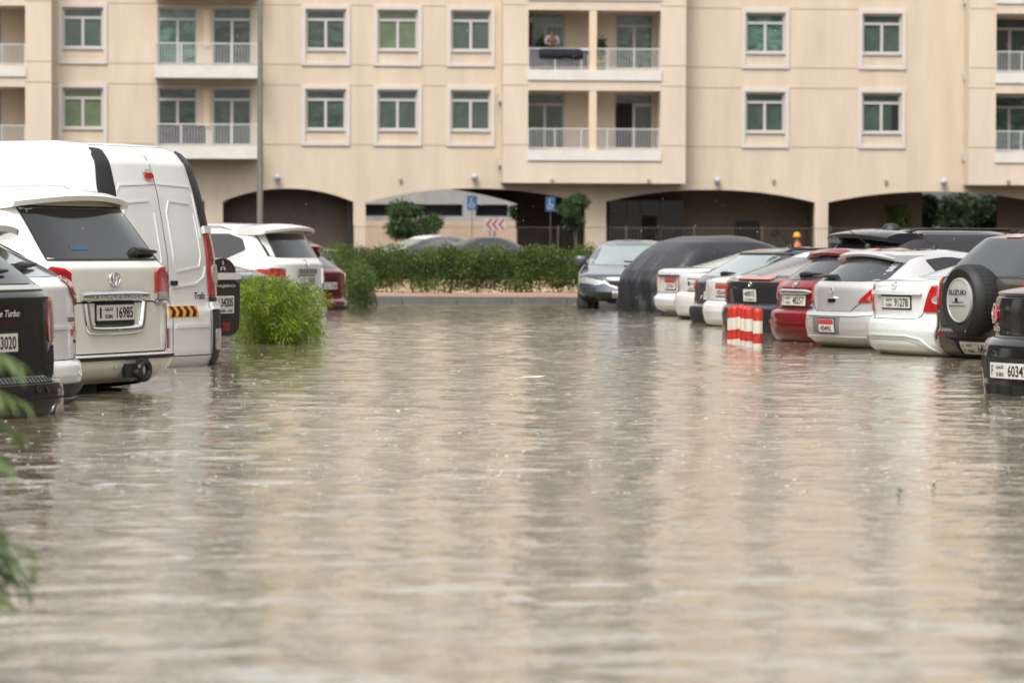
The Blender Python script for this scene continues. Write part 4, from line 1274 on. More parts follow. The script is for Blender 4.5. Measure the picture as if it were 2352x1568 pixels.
# 5 ------------------------------------------------ white off-roader with the black spare wheel cover
c = Car('parked_suv', 'white off-roader with a squarish black and white spare wheel cover on its tailgate', GL_LEFT,
        suv_profile(4.9, 0.93, 1.86, 0.56, 0.74, 1.30, 0.06, 0.12, 0.38, 0.72), 455, 34.0, PL, -0.455, P_white, anchor=(0, 0.0), D=0.4, n=3.4)
c.patch('rear_window', 'rear', mir([(0.74, 1.31), (0.68, 1.68)]), 0.005, M_glass_grey, rnd_=0.05)
c.spoiler(1.84, 0.42, 0.28, 0.74, P_white, drop=0.05, thick=0.07)
c.sym('tail_lamp', 'wrap', [(0.82, 0.95), (0.96, 0.95), (0.94, 1.28), (0.84, 1.28)], 0.012, M_red, rnd_=0.08)
sc = MB()
def rbox(y0, y1, prof_, n=1):
    m_ = len(prof_)
    sc_ = MB()
    cx = sum(p[0] for p in prof_) / m_; cz = sum(p[1] for p in prof_) / m_
    sc_.add([(x, y1, z) for x, z in prof_] + [(x, y0 + 0.03, z) for x, z in prof_] + [(cx + (x - cx) * 0.94, y0, cz + (z - cz) * 0.94) for x, z in prof_],
            [(i, (i + 1) % m_, m_ + (i + 1) % m_, m_ + i) for i in range(m_)] + [(m_ + i, m_ + (i + 1) % m_, 2 * m_ + (i + 1) % m_, 2 * m_ + i) for i in range(m_)] + [tuple(range(2 * m_, 3 * m_))])
    return sc_
cov = rbox(-0.30, 0.06, chaikin([(-0.30, 0.64), (0.30, 0.64), (0.32, 1.0), (0.31, 1.19), (-0.31, 1.19), (-0.32, 1.0)], 2, 0.15, True)).build('spare_wheel_cover', M_black, c.root, smooth=40)
rbox(-0.315, 0.05, chaikin([(-0.32, 1.185), (0.32, 1.185), (0.30, 1.255), (-0.30, 1.255)], 2, 0.15, True)).build('cover_band', P_white, cov, smooth=40)
rbox(-0.27, 0.07, [(-0.285, 1.25)] + [(0.288 * math.cos(t), 1.25 + 0.15 * math.sin(t)) for t in np.linspace(0, math.pi, 14)][0:1] + [(0.288 * math.cos(t), 1.25 + 0.15 * math.sin(t)) for t in np.linspace(0, math.pi, 14)][1:-1]).build('cover_dome', P_blackbrown, cov, smooth=40)
def on_plane(items, y, name, m, parent):
    q = MB()
    for st, x0, x1, z0, z1 in items: flat_text(q, st, x0, x1, z0, z1, y)
    return q.build(name, m, parent)
on_plane([('PAJERO', -0.19, 0.20, 1.105, 1.14)], -0.304, 'lettering', mat('pale_letter', (0.6, 0.6, 0.6), 0.4), cov)
pl_ = MB().box(-0.19, 0.15, -0.318, -0.302, 0.86, 1.03).build('number_plate', M_plate, cov)
on_plane([('I 34205', -0.165, 0.125, 0.925, 1.01), ('DUBAI - UAE', -0.155, 0.115, 0.872, 0.90)], -0.322, 'lettering', M_ink, cov)
q = MB()
for a in (90, 210, 330):
    d1 = np.array([math.cos(R(a)), math.sin(R(a))]); t1 = np.array([-d1[1], d1[0]])
    pts = [d1 * 0.004, d1 * 0.035 + t1 * 0.02, d1 * 0.07, d1 * 0.035 - t1 * 0.02]
    q.add([(p[0], -0.278, 1.315 + p[1]) for p in pts], [(0, 1, 2, 3)])
q.build('emblem', M_silverplastic, cov)
MB().box(-0.06, 0.08, -0.31, -0.302, 0.69, 0.775).build('fog_lamp', M_darkred, cov)
c.strip('bumper_groove', 'wrap', [(-1.0, 0.70), (1.0, 0.70)], 0.02, 0.008, M_black)
side_glass(c, [(0.6, 1.32), (3.2, 1.3), (2.9, 1.68), (0.65, 1.69)]); windscreen(c, mir([(0.7, 1.22), (0.62, 1.7)])); c.wheels(0.95, 3.75, 0.38, W=0.92); c.rails(1.78, 0.8, 2.9, M_silverplastic)

# 6 ------------------------------------------------ dark fastback, mostly behind the bush
c = Car('parked_car', 'dark grey fastback mostly hidden behind the feathery bush and the spare wheel cover', GL_LEFT,
        suv_profile(4.4, 0.88, 1.44, 0.35, 0.62, 1.06, 0.05, 0.12, 1.15, 0.60, hz=0.95), 592, 43.5, PL, -0.36, P_grey, anchor=(0, 0.0), D=0.5, n=2.7)
c.patch('rear_window', 'rear', mir([(0.62, 1.09), (0.50, 1.33)]), 0.005, M_glass_grey, rnd_=0.08)
c.sym('tail_lamp', 'wrap', [(0.6, 0.86), (0.95, 0.88), (0.93, 1.03), (0.66, 1.03)], 0.012, M_red, rnd_=0.1)
c.plate(0, 0.80, ('D', '20714'))
side_glass(c, [(1.2, 1.06), (3.1, 1.0), (2.6, 1.33), (1.6, 1.33)]); windscreen(c, mir([(0.66, 0.98), (0.55, 1.34)])); c.wheels(0.8, 3.4, 0.32, W=0.87)

# 7 ------------------------------------------------ large white SUV with a dark kite shaped side window
c = Car('parked_suv', 'large white SUV with a dark pointed side window, behind the feathery bush', GL_LEFT,
        suv_profile(5.1, 0.99, 1.90, 0.40, 0.68, 1.36, 0.06, 0.14, 0.36, 0.80), 706, 51.5, R(67), -0.51, P_white, anchor=(0, 0.06), D=0.5, n=2.9)
c.patch('rear_window', 'rear', mir([(0.80, 1.385), (0.76, 1.74)]), 0.005, M_glass, rnd_=0.05)
c.spoiler(1.87, 0.40, 0.22, 0.82, P_white, drop=0.04, thick=0.055)
for o_, sg in zip(c.sym('tail_lamp', 'wrap', [(0.62, 1.0), (1.14, 1.0), (1.18, 1.19), (1.05, 1.22), (0.64, 1.21)], 0.016, M_red, rnd_=0.08), (1, -1)):
    c.patch('lens', 'wrap', [(sg * u, z) for u, z in [(0.65, 1.02), (1.10, 1.02), (1.10, 1.10), (0.65, 1.10)]], 0.020, M_clear, parent=o_, rnd_=0.1)
    c.strip('chrome_trim', 'wrap', [(sg * 0.61, 1.0), (sg * 0.63, 1.22), (sg * 1.05, 1.23), (sg * 1.19, 1.20)], 0.018, 0.018, M_chrome, parent=o_)
c.patch('chrome_bar', 'rear', mir([(0.30, 1.15), (0.30, 1.22)]), 0.028, M_chrome)
c.plate(0, 1.055, ('M', '55830')); c.emblem('ring_bar', 0, 1.30, 0.085)
for o_ in c.sym('side_window', 'side', [(0.62, 1.50), (0.98, 1.34), (1.15, 1.33), (2.2, 1.35), (2.2, 1.72), (0.95, 1.74), (0.70, 1.66)], 0.005, M_glass, rnd_=0.06): pass
c.sym('chrome_trim', 'side', [(0.54, 1.46), (0.60, 1.50), (1.0, 1.315), (2.3, 1.33), (2.3, 1.31), (0.96, 1.29)], 0.004, M_silverplastic)
c.sym('side_window', 'side', [(2.28, 1.35), (3.35, 1.33), (3.0, 1.70), (2.28, 1.73)], 0.005, M_glass, rnd_=0.05)
windscreen(c, mir([(0.78, 1.26), (0.70, 1.74)])); c.wheels(1.05, 4.1, 0.40, W=0.98); c.rails(1.80, 0.9, 3.1, M_silverplastic)
c.patch('bumper_step', 'wrap', [(-0.8, 0.655), (0.8, 0.655), (0.8, 0.675), (-0.8, 0.675)], 0.012, M_black, nx=24)
c.seams([('rear', 1, [(-0.60, 1.05), (-0.78, 0.72), (0.78, 0.72), (0.60, 1.05)])])

# 8 ------------------------------------------------ dark red crossover at the far left
c = Car('parked_suv', 'dark red crossover at the far end of the left row, beside the roadside bush', GL_LEFT,
        suv_profile(4.75, 0.95, 1.68, 0.45, 0.72, 1.24, 0.06, 0.16, 0.58, 0.68), 765, 57.2, PL, -0.56, P_dkred, anchor=(0, 0.0), D=0.5, n=3.0)
c.patch('rear_window', 'rear', mir([(0.74, 1.25), (0.62, 1.52)]), 0.005, M_glass_grey, rnd_=0.08)
c.spoiler(1.645, 0.62, 0.26, 0.66, P_dkred, drop=0.05, thick=0.09)
for o_, sg in zip(c.sym('tail_lamp', 'wrap', [(0.66, 0.93), (0.98, 0.93), (0.96, 1.17), (0.72, 1.17)], 0.014, M_red, rnd_=0.12), (1, -1)):
    c.patch('lens', 'wrap', [(sg * u, z) for u, z in [(0.72, 1.07), (0.92, 1.07), (0.91, 1.13), (0.74, 1.13)]], 0.018, M_clear, parent=o_, rnd_=0.1)
c.plate(0, 0.95, ('B', '73164')); c.strip('bumper_groove', 'wrap', [(-1.0, 0.58), (1.0, 0.58)], 0.06, 0.006, M_black)
side_glass(c, [(0.8, 1.26), (3.1, 1.22), (2.75, 1.54), (1.0, 1.54)]); windscreen(c, mir([(0.7, 1.16), (0.62, 1.5)])); c.wheels(0.9, 3.7, 0.37, W=0.94)

# ================================================================== right side
def sedan(name, label, px, Y, phi, base, pm, L, W, H, zb, zbt, deck, yg0, yg1, wt, anchor=0.05, D=0.6, n=2.5, glass=M_glass_grey, wk=0.9, yt=0.055, **kw):
    c = Car(name, label, GL_RIGHT, sedan_profile(L, W, H, zb, zbt, deck, yt, yg0, yg1, wt, **kw), px, Y, phi, base, pm, D=D, n=n, anchor=(0, anchor), wk=wk)
    c.patch('rear_window', 'rear', mir([(W - 0.20, deck + 0.035), (wt - 0.02, H - 0.115)]), 0.005, glass, rnd_=0.06)
    c.sym('side_window', 'side', [(yg0 + 0.5, deck + 0.02), (L - 1.55, deck - 0.03), (L - 2.05, H - 0.12), (yg1 + 0.05, H - 0.12)], 0.004, M_glass, rnd_=0.1, nx=14)
    windscreen(c, mir([(W - 0.2, deck - 0.02), (wt - 0.04, H - 0.12)]))
    c.wheels(0.95, L - 0.9, 0.32, W=W - 0.01)
    c.mirror(L - 1.6, deck, pm, 1); c.mirror(L - 1.6, deck, pm, -1)
    return c

# 1 ------------------------------------------------ black sedan at the right edge
c = sedan('parked_sedan', 'glossy black sedan, nearest on the right and cut by the picture edge', 2319, 25.3, PR, -0.385, P_black, 4.56, 0.89, 1.46, 0.25, 0.79, 1.13, 0.56, 1.20, 0.62, n=2.25, D=0.75, wk=0.85, yt=0.085, anchor=0.0)
c.patch('boot_spoiler', 'rear', mir([(0.70, 1.10), (0.72, 1.155)]), 0.028, P_black, rnd_=0.2, depth=0.03)
for o_, sg in zip(c.sym('tail_lamp', 'wrap', [(0.44, 0.925), (0.54, 0.90), (1.06, 0.885), (1.05, 0.98), (0.80, 1.045), (0.54, 1.035), (0.44, 1.0)], 0.014, M_red, rnd_=0.1), (1, -1)):
    c.patch('lens', 'wrap', [(sg * u, z) for u, z in [(0.53, 0.935), (0.90, 0.925), (0.90, 0.985), (0.74, 1.01), (0.53, 1.0)]], 0.019, mat('pink_lens', (0.48, 0.10, 0.10), 0.1, coat=1.0, bump=0.2, bscale=50), parent=o_, rnd_=0.1)
    c.patch('lens', 'wrap', [(sg * u, z) for u, z in [(0.60, 0.962), (0.67, 0.960), (0.67, 0.985), (0.61, 0.985)]], 0.022, M_clear, parent=o_)
c.text('lettering', 'CERATO', 'rear', -0.44, 0.862, 0.034, 0.24, mat('pale_letter', (0.6, 0.6, 0.6), 0.4), 0.006, bold=0.03)
c.seams([('wrap', 1, [(0.64, 0.895), (0.63, 0.83), (0.58, 0.80), (-0.58, 0.80), (-0.63, 0.83), (-0.64, 0.895)]), ('wrap', 1, [(0.60, 1.04), (0.62, 1.10)]), ('wrap', 1, [(-0.60, 1.04), (-0.62, 1.10)])])
c.plate(0.0, 0.565, ('F', '60342'))
c.patch('bumper_insert', 'wrap', [(-0.55, 0.50), (0.55, 0.50), (0.62, 0.60), (0.50, 0.655), (-0.50, 0.655), (-0.62, 0.60)], 0.004, M_black, nx=24)
c.sym('bumper_vent', 'wrap', [(0.62, 0.575), (0.92, 0.575), (0.92, 0.60), (0.78, 0.66), (0.55, 0.67), (0.52, 0.655)], 0.005, M_dark)
c.sym('reflector', 'wrap', [(0.80, 0.535), (0.95, 0.535), (0.94, 0.585), (0.80, 0.58)], 0.010, M_red)
c.patch('diffuser', 'wrap', [(-0.50, 0.31), (0.50, 0.31), (0.56, 0.46), (-0.56, 0.46)], 0.002, M_black, nx=30)
q = MB()
for x in (-0.36, -0.18, 0, 0.18, 0.36): c.strip('', 'rear', [(x, 0.31), (x * 0.96, 0.45)], 0.02, 0.015, None, mb=q)
q.build('diffuser_fin', M_black, c.root)
c.emblem('disc', -0.45, 0.70, 0.025, M_black)
c.antenna(0, 1.6, 1.45)

# 2 ------------------------------------------------ brown off-roader with a spare wheel
c = Car('parked_suv', 'grey-brown off-roader with a round spare wheel in a silver cover on its tailgate', GL_RIGHT,
        suv_profile(4.3, 0.905, 1.69, 0.45, 0.74, 1.235, 0.03, 0.08, 0.38, 0.70), 2243, 33.4, PR, -0.455, P_brown, anchor=(0, 0.02), D=0.30, n=4.4, wk=0.92)
c.patch('rear_window', 'rear', mir([(0.72, 1.25), (0.64, 1.59)]), 0.005, M_glass_grey, rnd_=0.05)
c.patch('brake_lamp', 'rear', mir([(0.12, 1.615), (0.12, 1.640)]), 0.012, M_red)
for o_, sg in zip(c.sym('tail_lamp', 'wrap', [(0.78, 0.955), (0.97, 0.955), (0.97, 1.12), (0.94, 1.235), (0.80, 1.235)], 0.014, M_red, rnd_=0.08), (1, -1)):
    c.patch('lens', 'wrap', [(sg * u, z) for u, z in [(0.81, 1.03), (0.97, 1.03), (0.97, 1.13), (0.81, 1.13)]], 0.02, M_clear, parent=o_, rnd_=0.08)
c.sym('bumper_corner', 'wrap', [(0.80, 0.62), (1.2, 0.62), (1.2, 0.92), (0.84, 0.92)], 0.012, P_brown, rnd_=0.06)
c.seams([('wrap', 1, [(0.79, 1.24), (0.79, 0.95), (0.76, 0.80), (0.72, 0.765), (-0.72, 0.765), (-0.76, 0.80), (-0.79, 0.95), (-0.79, 1.24)]), ('rear', 1, [(-0.76, 1.235), (0.76, 1.235)])], 0.012)
c.sym('reflector', 'wrap', [(0.66, 0.655), (0.76, 0.655), (0.76, 0.70), (0.66, 0.70)], 0.008, M_darkred)
c.patch('bumper_recess', 'rear', mir([(0.34, 0.50), (0.36, 0.62), (0.52, 0.655)]), 0.004, M_dark)
c.plate(0.0, 0.565, ('N', '16482'))
wh = MB()
tp = [(0.10, -0.02), (0.215, -0.20), (0.235, -0.215), (0.30, -0.225), (0.335, -0.19), (0.345, -0.15), (0.345, -0.02), (0.31, 0.06), (0.12, 0.06)]
spw = wh.lathe(tp, 44, (0.03, 0.03, 1.02), 'Y').build('spare_wheel', M_rubber, c.root, smooth=35)
q = MB()
for k in range(44):
    a = 2 * math.pi * k / 44
    for y0, y1 in ((-0.145, -0.10), (-0.085, -0.045), (-0.03, 0.0)):
        r_ = 0.3465
        f_ = lambda aa, y: (0.03 + r_ * math.cos(aa), 0.03 + y, 1.02 + r_ * math.sin(aa))
        q.quad(f_(a, y0), f_(a + 0.035, y0), f_(a + 0.055, y1), f_(a + 0.02, y1))
q.build('tread_groove', M_dark, spw)
cap = MB().lathe([(0.02, -0.232), (0.17, -0.230), (0.195, -0.224), (0.198, -0.231), (0.212, -0.228), (0.22, -0.19)][::-1], 44, (0.03, 0.03, 1.02), 'Y').build('wheel_cover', M_silverplastic, spw, smooth=25)
q = MB(); flat_text(q, 'SUZUKI', -0.13, 0.17, 1.072, 1.122, -0.208, bold=0.015); q.build('lettering', M_ink, spw)
q = MB().box(-0.08, 0.12, -0.214, -0.195, 1.008, 1.04); q.box(-0.13, 0.16, -0.212, -0.195, 0.975, 0.988)
q.build('cover_handle', M_silverplastic, spw)
MB().lathe([(0.022, -0.222), (0.022, -0.20)], 14, (0.02, 0.0, 1.024), 'Y').build('lock', M_dark, spw)
side_glass(c, [(0.75, 1.25), (2.95, 1.22), (2.6, 1.57), (0.9, 1.58)]); windscreen(c, mir([(0.7, 1.15), (0.62, 1.55)])); c.wheels(0.8, 3.4, 0.36, W=0.90)
c.rails(1.60, 0.8, 2.5, M_black, lift=0.075); c.antenna(0.25, 0.80, 1.675, lean=0.18, h=0.30)
c.patch('window_sticker', 'rear', [(-0.42, 1.27), (-0.10, 1.27), (-0.10, 1.295), (-0.42, 1.295)], 0.008, mat('sticker_pale', (0.35, 0.55, 0.6), 0.4))
c.mirror(3.0, 1.2, P_brown, 1)

# 3 ------------------------------------------------ white sedan with round lamp lenses
c = sedan('parked_sedan', 'white sedan with large red tail lamps between the silver hatchback and the grey-brown off-roader', 2050, 34.7, PR, -0.405, P_cool, 4.45, 0.87, 1.46, 0.41, 0.775, 1.14, 0.52, 1.25, 0.60, n=2.45, D=0.6, glass=M_glass_pale)
for o_, sg in zip(c.sym('tail_lamp', 'wrap', [(0.52, 0.835), (0.92, 0.84), (0.96, 0.95), (0.93, 1.09), (0.70, 1.10), (0.62, 1.09)], 0.014, M_red, rnd_=0.08), (1, -1)):
    q = MB()
    pts = [(sg * (0.755 + 0.115 * math.cos(t)), 0.955 + 0.045 * math.sin(t)) for t in np.linspace(0, 2 * math.pi, 24)[:-1]]
    q.add([c.on('wrap', u, z, 0.019) for u, z in pts], [tuple(range(23))]); q.build('lens', M_clear, o_)
c.emblem('oval', 0.0, 1.09, 0.055, M_chrome)
c.patch('plate_lip', 'rear', mir([(0.45, 1.005), (0.45, 1.04)]), 0.035, P_cool, rnd_=0.08, depth=0.035)
c.plate(0.03, 0.928, ('L', '91278'))
c.patch('badge', 'rear', [(-0.58, 1.057), (-0.46, 1.057), (-0.46, 1.072), (-0.58, 1.072)], 0.004, M_black)
c.seams([('wrap', 1, [(0.62, 1.10), (0.58, 0.95), (0.50, 0.80), (0.44, 0.765), (-0.44, 0.765), (-0.50, 0.80), (-0.58, 0.95), (-0.62, 1.10)]), ('rear', 1, [(-0.52, 1.135), (0.52, 1.135)])], 0.009)
c.strip('bumper_crease', 'rear', [(-0.62, 0.46), (-0.58, 0.57), (-0.45, 0.60), (0.30, 0.60), (0.48, 0.57), (0.62, 0.44)], 0.016, 0.010, P_cool)
c.strip('bumper_groove', 'rear', [(-0.60, 0.46), (-0.56, 0.555), (0.28, 0.56), (0.46, 0.52), (0.56, 0.44)], 0.008, 0.0015, mat('groove_grey', (0.3, 0.32, 0.31), 0.7))

# 4 ------------------------------------------------ silver hatchback
c = Car('parked_hatchback', 'silver hatchback with a red and white plate low on its bumper', GL_RIGHT,
        suv_profile(4.2, 0.85, 1.535, 0.49, 0.86, 1.17, 0.08, 0.12, 0.42, 0.64, hz=1.02), 1914, 37.0, PR, -0.485, P_silver, anchor=(0, 0.1), D=0.55, n=2.5, wk=0.92)
c.patch('rear_window', 'rear', mir([(0.60, 1.19), (0.66, 1.22), (0.56, 1.45)]), 0.005, M_glass_grey, rnd_=0.08)
c.spoiler(1.505, 0.46, 0.05, 0.58, P_silver, drop=0.025, thick=0.03)
c.patch('brake_lamp', 'rear', mir([(0.13, 1.462), (0.13, 1.488)]), 0.05, M_red)
for o_, sg in zip(c.sym('tail_lamp', 'wrap', [(0.50, 0.97), (0.98, 0.975), (1.03, 1.08), (0.93, 1.15), (0.72, 1.14)], 0.014, M_red, rnd_=0.05), (1, -1)):
    for u0, z0 in ((0.70, 1.015), (0.82, 1.055)):
        pts = [(sg * (u0 + 0.055 * math.cos(t)), z0 + 0.032 * math.sin(t)) for t in np.linspace(0, 2 * math.pi, 18)[:-1]]
        q = MB(); q.add([c.on('wrap', u, z, 0.019) for u, z in pts], [tuple(range(17))]); q.build('lens', mat('pink_lens', (0.48, 0.10, 0.10), 0.1, coat=1.0), o_)
c.emblem('ring_bar', 0.0, 1.085, 0.062, M_silverplastic)
c.patch('handle', 'rear', [(-0.09, 1.005), (0.09, 1.005), (0.08, 1.03), (-0.08, 1.03)], 0.03, P_silver, rnd_=0.1, depth=0.03)
c.patch('lock_recess', 'rear', [(-0.07, 0.965), (0.07, 0.965), (0.07, 1.003), (-0.07, 1.003)], 0.004, M_dark)
c.patch('plate_recess_shade', 'rear', mir([(0.26, 0.635), (0.28, 0.81)]), 0.004, mat('recess_shade_grey', (0.16, 0.16, 0.165), 0.6))  # grey patch stands for the shaded hollow around the plate
c.plate(0.04, 0.722, ('', '45492'), style='red', w=0.30, h=0.135)
c.strip('bumper_ledge', 'wrap', [(-0.9, 0.86), (-0.5, 0.84), (0.5, 0.84), (0.9, 0.86)], 0.04, 0.008, P_silver)
c.strip('bumper_ledge', 'wrap', [(-0.85, 0.60), (0.85, 0.60)], 0.03, 0.010, P_silver)
c.seams([('wrap', 1, [(0.80, 1.15), (0.52, 0.955), (0.38, 0.875), (-0.38, 0.875), (-0.52, 0.955), (-0.80, 1.15)])])
c.wiper(-0.05, -0.42, 1.215)
side_glass(c, [(1.0, 1.20), (3.0, 1.09), (2.5, 1.42), (1.1, 1.45), (0.86, 1.42)], M_glass, rnd_=0.05); windscreen(c, mir([(0.64, 1.06), (0.56, 1.42)])); c.wheels(0.8, 3.35, 0.31, W=0.84)
c.antenna(0.0, 1.35, 1.53, lean=0.3, h=0.22); c.patch('badge', 'rear', [(-0.57, 0.982), (-0.50, 0.982), (-0.50, 0.998), (-0.57, 0.998)], 0.004, M_chrome)

# 5 ------------------------------------------------ wine red hatchback
c = Car('parked_hatchback', 'wine red hatchback with a chrome bar over its white plate, behind the bollards', GL_RIGHT,
        suv_profile(4.15, 0.85, 1.55, 0.43, 0.83, 1.16, 0.08, 0.16, 0.52, 0.62, hz=1.02), 1822, 39.2, PR, -0.48, P_red, anchor=(0, 0.08), D=0.60, n=2.4, wk=0.9)
c.patch('rear_window', 'rear', mir([(0.66, 1.175), (0.58, 1.44)]), 0.005, M_glass_grey, rnd_=0.08)
c.spoiler(1.515, 0.56, 0.06, 0.58, P_red, drop=0.03, thick=0.04)
c.sym('tail_lamp', 'wrap', [(0.74, 0.95), (0.95, 0.95), (0.98, 1.05), (0.90, 1.17), (0.76, 1.15)], 0.014, mat('pink_lens', (0.48, 0.10, 0.10), 0.1, coat=1.0), rnd_=0.1)
c.emblem('ring_bar', 0.0, 1.125, 0.07, M_silverplastic)
MB().tube([c.on('rear', u, 1.04, 0.012) for u in np.linspace(-0.36, 0.36, 15)], [0.012, 0.026] + [0.034] * 11 + [0.026, 0.012], 12).build('chrome_bar', M_chrome, c.root, smooth=60)
c.plate(0.0, 0.945, ('W', '48257'))
c.seams([('rear', 1, [(-0.33, 1.0), (-0.29, 0.875), (0.29, 0.875), (0.33, 1.0)]), ('wrap', 1, [(0.74, 1.17), (0.72, 0.95), (0.62, 0.85), (-0.62, 0.85), (-0.72, 0.95), (-0.74, 1.17)])])
c.text('badge', 'SV', 'rear', 0.47, 0.955, 0.03, 0.10, M_chrome, 0.005); c.patch('badge', 'rear', [(-0.56, 0.95), (-0.44, 0.95), (-0.44, 0.968), (-0.56, 0.968)], 0.005, M_chrome)
c.patch('badge_blue', 'rear', [(0.34, 0.885), (0.50, 0.885), (0.50, 0.908), (0.34, 0.908)], 0.006, mat('badge_blue', (0.10, 0.22, 0.45), 0.3))
c.strip('bumper_crease', 'wrap', [(-0.9, 0.70), (0.9, 0.70)], 0.03, 0.016, P_red)
c.patch('bumper_insert', 'rear', mir([(0.45, 0.52), (0.52, 0.62)]), 0.004, P_dkred)
c.wiper(-0.05, 0.32, 1.215, tilt=0.02, hub=0.04)
side_glass(c, [(0.75, 1.2), (2.95, 1.1), (2.5, 1.42), (0.95, 1.44)], M_glass_grey); windscreen(c, mir([(0.64, 1.06), (0.56, 1.42)])); c.wheels(0.78, 3.3, 0.32, W=0.84)
c.antenna(0.0, 1.05, 1.54, lean=0.32, h=0.25)

# 6 ------------------------------------------------ long dark SUV whose roof stands above the others
c = Car('parked_suv', 'long dark grey SUV whose big roof spoiler rises behind the red and silver hatchbacks', GL_RIGHT,
        suv_profile(5.0, 0.97, 1.76, 0.45, 0.75, 1.22, 0.06, 0.14, 0.62, 0.72), 1872, 41.6, PR, -0.47, P_blackbrown, anchor=(0, 0.0), D=0.5, n=2.6)
c.patch('rear_window', 'rear', mir([(0.74, 1.24), (0.64, 1.62)]), 0.005, M_glass_grey, rnd_=0.05)
c.spoiler(1.735, 0.66, 0.27, 0.70, P_blackbrown, drop=0.04, thick=0.06)
c.patch('brake_lamp', 'rear', mir([(0.15, 1.60), (0.15, 1.625)]), 0.06, M_darkred)
c.sym('tail_lamp', 'wrap', [(0.70, 1.0), (1.0, 1.0), (0.98, 1.19), (0.76, 1.19)], 0.014, M_red, rnd_=0.1)
c.sym('side_window', 'side', [(0.85, 1.26), (2.0, 1.25), (2.0, 1.60), (1.05, 1.60)], 0.004, M_glass, rnd_=0.06)
c.sym('side_window', 'side', [(2.08, 1.25), (2.95, 1.24), (2.95, 1.60), (2.08, 1.60)], 0.004, M_glass, rnd_=0.04)
c.sym('side_window', 'side', [(3.03, 1.24), (3.65, 1.23), (3.2, 1.59), (3.03, 1.60)], 0.004, M_glass, rnd_=0.04)
windscreen(c, mir([(0.76, 1.14), (0.66, 1.60)])); c.wheels(1.0, 3.9, 0.38, W=0.96); c.rails(1.70, 0.85, 3.0, M_black, lift=0.05)
MB().lathe([(0.12, -0.01), (0.11, 0.03), (0.075, 0.07), (0.02, 0.085)], 16, (0.0, 1.05, 1.74)).build('roof_fin', M_black, c.root, smooth=50)
c.plate(0, 0.95, ('E', '33871'))

# 7 ------------------------------------------------ black fastback with upright red lamps
c = sedan('parked_sedan', 'black angular sedan with upright red lamps and a red light bar on its boot edge', 1721, 43.7, PR, -0.43, P_blackbrown, 4.85, 0.90, 1.44, 0.30, 0.765, 1.09, 0.42, 1.30, 0.60, n=3.8, D=0.40, wk=0.90)
c.patch('light_bar', 'rear', mir([(0.40, 1.072), (0.42, 1.09), (0.10, 1.115)]), 0.022, M_red, depth=0.03)
c.sym('tail_lamp', 'wrap', [(0.76, 0.775), (0.86, 0.775), (0.86, 1.06), (0.80, 1.09), (0.74, 1.07)], 0.022, M_red, rnd_=0.04)
c.patch('plate_recess_shade', 'rear', mir([(0.44, 0.78), (0.48, 0.965)]), 0.003, M_dark)  # flat dark patch in place of a shaded plate hollow
c.plate(0.0, 0.885, ('40973', 'DUBAI'), style='square', w=0.32, h=0.15)
c.emblem('disc', -0.0, 1.02, 0.06, M_chrome)
c.seams([('rear', 1, [(-0.70, 0.98), (0.70, 0.98)]), ('wrap', 1, [(0.74, 1.08), (0.72, 0.79), (-0.72, 0.79), (-0.74, 1.08)])])
c.sym('reflector', 'wrap', [(0.62, 0.50), (0.78, 0.50), (0.78, 0.525), (0.62, 0.525)], 0.008, M_darkred)
c.antenna(0.1, 1.75, 1.43, lean=0.35, h=0.34)

# 8 ------------------------------------------------ white sedan with chrome lamp edges
c = sedan('parked_sedan', 'white sedan with chrome edged lamps tucked behind the black angular sedan', 1656, 46.0, PR, -0.41, P_white, 4.9, 0.92, 1.45, 0.40, 0.74, 1.06, 0.5, 1.30, 0.62, n=2.5, D=0.6)
for o_, sg in zip(c.sym('tail_lamp', 'wrap', [(0.70, 0.83), (0.98, 0.83), (1.0, 0.93), (0.92, 1.03), (0.74, 1.03)], 0.014, M_clear, rnd_=0.08), (1, -1)):
    c.strip('chrome_trim', 'wrap', [(sg * 0.70, 0.83), (sg * 0.97, 0.83), (sg * 0.99, 0.93), (sg * 0.92, 1.03)], 0.02, 0.018, M_chrome, parent=o_)
    c.strip('lens', 'wrap', [(sg * 0.76, 0.93), (sg * 0.94, 0.93)], 0.03, 0.018, M_red, parent=o_)
c.plate(0.0, 0.90, ('', '18264'), style='red', w=0.33, h=0.15)
c.seams([('wrap', 1, [(0.72, 1.04), (0.68, 0.84), (0.58, 0.76), (-0.58, 0.76), (-0.68, 0.84), (-0.72, 1.04)])])
c.sym('reflector', 'wrap', [(0.82, 0.55), (0.98, 0.555), (0.98, 0.575), (0.82, 0.575)], 0.008, M_darkred); c.sym('exhaust', 'wrap', [(0.5, 0.41), (0.72, 0.41), (0.70, 0.45), (0.54, 0.45)], 0.006, M_dark)

# 9 ------------------------------------------------ dark crossover with pale rear window
c = Car('parked_hatchback', 'dark grey hatchback with a pale green rear window and small round red lamp', GL_RIGHT,
        suv_profile(4.4, 0.90, 1.56, 0.42, 0.74, 1.13, 0.07, 0.16, 0.64, 0.62, hz=1.02), 1628, 48.3, PR, -0.50, P_grey, anchor=(0, 0.0), D=0.45, n=3.2, wk=0.88)
c.patch('rear_window', 'rear', mir([(0.68, 1.145), (0.58, 1.44)]), 0.005, M_glass_pale, rnd_=0.06)
c.strip('window_seal', 'rear', [(-0.70, 1.135), (-0.60, 1.455), (0.60, 1.455), (0.70, 1.135)], 0.04, 0.006, M_dark)
c.sym('tail_lamp', 'wrap', [(0.66, 0.96), (0.86, 0.96), (0.88, 1.04), (0.82, 1.10), (0.68, 1.09)], 0.016, M_red, rnd_=0.15)
c.patch('bumper_cladding', 'wrap', [(-1.1, 0.43), (1.1, 0.43), (1.1, 0.72), (-1.1, 0.72)], 0.012, M_black, nx=30)
